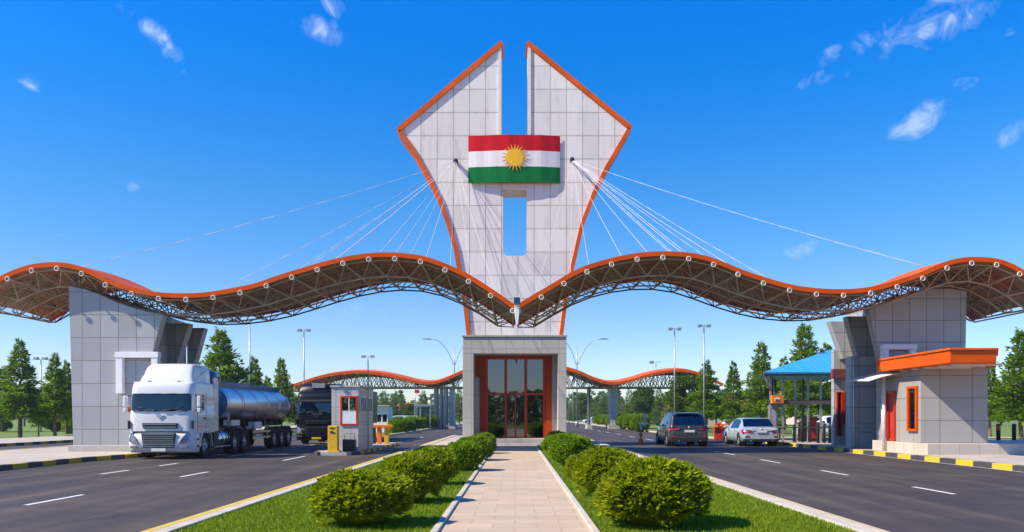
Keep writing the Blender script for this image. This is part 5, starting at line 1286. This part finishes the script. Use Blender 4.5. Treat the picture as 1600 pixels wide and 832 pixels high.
BP = {'big': bush(11, 'bush', 2500, 13, .10), 'big2': bush(12, 'bush', 2500, 13, .10), 'mid': bush(13, 'bush', 1700, 11, .10), 'dk': bush(14, 'bush_dark', 1700, 11, .10)}
bu = set()
def put_bush(kind, x, y, w, h, label, group, z0=.05):
    t = BP[kind] if kind not in bu else copy_tree(BP[kind]); bu.add(kind)
    t.location = (x, y, z0); t.scale = (w / 1.22, w / 1.22 * RN.uniform(.95, 1.1), (h - z0) / .99); t.rotation_euler = (0, 0, RN.uniform(0, 6.28)); t['label'] = label; t['group'] = group
G1, G2 = 'clipped bushes left of the paved path', 'clipped bushes right of the paved path'
for k, px, Y, w, h, lb in (('big', 567, 11.3, 1.42, .82, 'nearest clipped bush left of the path, at the bottom edge'), ('big2', 637, 14.2, 1.16, .88, 'second nearest bush left of the path'), ('mid', 681, 17.8, 1.08, .88, 'third nearest bush left of the path'),
    ('dk', 722, 22.3, 1.28, .86, 'fourth bush left of the path, greener than the nearer three'), ('dk', 741, 27.5, 1.38, .89, 'fifth bush left of the path, second from the tower'), ('dk', 755, 32.5, 1.15, .88, 'farthest bush left of the path, close to the tower steps')):
    put_bush(k, (px - CX) / FOC * Y, Y, w, h, lb, G1)
for k, px, Y, w, h, lb in (('big2', 1021, 11.3, 1.72, .93, 'largest and nearest bush right of the path'), ('big', 946, 15.4, 1.34, .96, 'second nearest bush right of the path'), ('mid', 907, 18.6, .82, .68, 'smallest pale bush right of the path, behind the second one'),
    ('dk', 895, 24.6, 1.46, .99, 'dark green bush right of the path with a smaller pale bush in front'), ('dk', 881, 30.8, 1.62, .90, 'last bush right of the path before the tower steps'), ('dk', 872, 35.0, 1.2, .9, 'bush tucked behind the last one right of the path')):
    put_bush(k, (px - CX) / FOC * Y, Y, w, h, lb, G2)
GH, GI = 'rounded hedge bushes beyond the kiosk', 'rounded hedge bushes beyond the barrier stand'
for i, (px, Y, w, lb) in enumerate(((617, 77, 2.1, 'nearest rounded hedge bush behind the orange barrier arm'), (621, 84, 2.2, 'second rounded hedge bush behind the orange barrier arm'), (626, 73, 2.3, 'darkest hedge bush right of the orange barrier arm'), (643, 86, 2.4, 'broad hedge bush left of the shelter post'), (652, 92, 2.3, 'hedge bush in front of the shelter'), (668, 96, 2.7, 'broad hedge bush at the right end of the shelter'), (681, 118, 2.2, 'small far hedge bush right of the shelter'), (690, 132, 2.3, 'farthest small hedge bush near the lamp base'))):
    put_bush('dk', (px - CX) / FOC * Y, Y, w, w * .62, lb, GH, 0)
seq = (('right end, nearest bush of the far hedge beside the dark car', 1000, 80), ('second bush from the dark car in the far hedge', 989, 88), ('third bush from the dark car in the far hedge', 979, 96), ('fourth bush from the dark car in the far hedge', 970, 104), ('fifth bush from the dark car in the far hedge', 962, 112), ('sixth bush from the dark car in the far hedge', 953, 122), ('leftmost, farthest bush of the far hedge right of the tower', 941, 134))
for lb, px, Y in seq: put_bush('dk', (px - CX) / FOC * Y, Y, 2.5 * Y / 95, 1.75, lb, GI, 0)
# low shrubs beneath the conifers
for i in range(26):
    s = -1 if i % 2 else 1; Y = RN.uniform(66, 100); X = s * RN.uniform(22, 52) - (9 if s < 0 else 0)
    put_bush('dk', X, Y, RN.uniform(1.5, 2.6), RN.uniform(1.0, 1.7), 'low dark shrub beneath the conifers on the %s lawn' % ('right' if s > 0 else 'left'), 'low shrubs under the conifers, %s lawn' % ('right' if s > 0 else 'left'), 0)
for k, o in protos.items():
    if k not in used: print('unused proto', k)

# ------------------------------------------------------------------ sky, sun, air, camera
EL, AZ = math.radians(43), math.radians(19)
S = Vector((-math.cos(EL) * math.cos(AZ), -math.cos(EL) * math.sin(AZ), math.sin(EL)))
w = bpy.data.worlds.new('World'); SC.world = w; w.use_nodes = True
nt = w.node_tree; bg = nt.nodes['Background']
sky = N(nt, 'ShaderNodeTexSky'); sky.sky_type = 'NISHITA'; sky.sun_disc = False; sky.sun_elevation = EL; sky.sun_rotation = math.atan2(S.x, S.y); sky.air_density = 1.0; sky.dust_density = .05; sky.ozone_density = 2.2
hs = N(nt, 'ShaderNodeHueSaturation'); hs.inputs['Saturation'].default_value = 1.5; hs.inputs['Hue'].default_value = .503; hs.inputs['Value'].default_value = 1.62; L(nt, sky.outputs[0], hs.inputs['Color'])
# wisps of cloud, each at its own bearing in the sky
tc = N(nt, 'ShaderNodeTexCoord'); D = tc.outputs['Generated']
def vm(op, a, b_=None):
    n = N(nt, 'ShaderNodeVectorMath', operation=op)
    for i, x in enumerate((a, b_)):
        if x is None: continue
        if isinstance(x, (tuple, Vector)): n.inputs[i].default_value = tuple(x)
        else: L(nt, x, n.inputs[i])
    return n.outputs['Value'] if op == 'DOT_PRODUCT' else n.outputs[0]
CL = [(1445, 38, 115, 42, -8, 1.0), (1300, 88, 22, 18, -30, .6), (1285, 126, 42, 17, -5, .7), (1440, 188, 60, 26, -38, .85), (1415, 205, 34, 18, 0, .8), (1512, 132, 26, 13, 10, .6), (1580, 205, 34, 22, -40, .6), (1252, 388, 36, 20, -20, .8), (1578, 52, 10, 14, 0, .5),
      (245, 62, 72, 24, 38, .9), (500, 45, 50, 24, 15, .85), (522, 10, 36, 18, 10, .8), (48, 132, 16, 28, 70, .7), (206, 293, 14, 9, 0, .65), (98, 369, 12, 10, 0, .5), (555, 487, 40, 16, -10, .35), (620, 478, 60, 18, 0, .25), (1505, 478, 40, 14, 0, .2)]
tot = None
for px, py, sx, sy, rot, amp in CL:
    c = Vector(((px - CX) / FOC, 1, (HY - py) / FOC)); k = c.length; c.normalize()
    u = Vector((0, 0, 1)).cross(c); u = -u.normalized(); u = u if u.x > 0 else -u; v = u.cross(c); v = v if v.z > 0 else -v
    r = math.radians(-rot); U = (u * math.cos(r) + v * math.sin(r)) / (sx / FOC / k); V = (-u * math.sin(r) + v * math.cos(r)) / (sy / FOC / k)
    d = vm('SUBTRACT', D, c); a = vm('DOT_PRODUCT', d, U); b_ = vm('DOT_PRODUCT', d, V)
    q = mth(nt, 'MULTIPLY', mth(nt, 'MAXIMUM', mth(nt, 'SUBTRACT', 1, mth(nt, 'ADD', mth(nt, 'MULTIPLY', a, a), mth(nt, 'MULTIPLY', b_, b_))), 0), amp)
    tot = q if tot is None else mth(nt, 'MAXIMUM', tot, q)
nz = N(nt, 'ShaderNodeTexNoise'); nz.inputs['Scale'].default_value = 30; nz.inputs['Detail'].default_value = 9; nz.inputs['Roughness'].default_value = .62; nz.inputs['Distortion'].default_value = 1.1; L(nt, D, nz.inputs[0])
cl = mth(nt, 'ADD', mth(nt, 'MULTIPLY', tot, 1.05), mth(nt, 'MULTIPLY', mth(nt, 'SUBTRACT', nz.outputs['Fac'], .5), 3.6))
cl = mth(nt, 'MULTIPLY', mth(nt, 'SUBTRACT', cl, .36), mth(nt, 'MINIMUM', mth(nt, 'MULTIPLY', tot, 4), 1))
cf = ramp(nt, cl, [(.0, 0.), (.5, .16), (1.5, .56)])
zz = N(nt, 'ShaderNodeSeparateXYZ'); L(nt, D, zz.inputs[0])
skc = mixc(nt, 1.0, hs.outputs[0], ramp(nt, zz.outputs[2], [(.0, (.42, .45, .62)), (.07, (.49, .49, .62)), (.14, (.56, .52, .605)), (.27, (.62, .60, .65)), (.46, (.26, .66, .88))]), 'MULTIPLY')
col = mixc(nt, cf, skc, (4.2, 5.0, 6.6, 1))
L(nt, col, bg.inputs['Color']); bg.inputs['Strength'].default_value = .1
sl = bpy.data.lights.new('sun', 'SUN'); sl.energy = 4.2; sl.angle = math.radians(.5); sl.color = (1, .90, .74)
so = bpy.data.objects.new('sun', sl); C.objects.link(so); so.location = (-60, -20, 60); so.rotation_euler = S.to_track_quat('Z', 'Y').to_euler()
cam = bpy.data.cameras.new('camera'); co = bpy.data.objects.new('camera', cam); C.objects.link(co); SC.camera = co
co.location = (0, 0, EYE); co.rotation_euler = (PI / 2, 0, 0); cam.sensor_width = 36; cam.lens = 36 * FOC / 1600; cam.shift_x = -(CX - 800) / 1600; cam.shift_y = (HY - 416) / 1600; cam.clip_end = 3000; cam.clip_start = .1
SC.view_settings.view_transform = 'Standard'; SC.view_settings.look = 'None'; SC.view_settings.gamma = 1; SC.view_settings.use_curve_mapping = False; SC.view_settings.exposure = .85
SC.cycles.max_bounces = 6; SC.cycles.transparent_max_bounces = 12

# the air between here and the far trees
hz = MB(); hz.box(-420, 420, -90, 440, -1.2, 30); ho = setting(hz.build('haze', []), 'stuff')
m = bpy.data.materials.new('air'); m.use_nodes = True; nt = m.node_tree; nt.nodes.remove(nt.nodes['Principled BSDF'])
v = N(nt, 'ShaderNodeVolumePrincipled'); v.inputs['Color'].default_value = (.75, .86, 1, 1); v.inputs['Density'].default_value = .0003; v.inputs['Anisotropy'].default_value = .3
L(nt, v.outputs[0], nt.nodes['Material Output'].inputs['Volume']); ho.data.materials.append(m)
SC.cycles.volume_bounces = 0
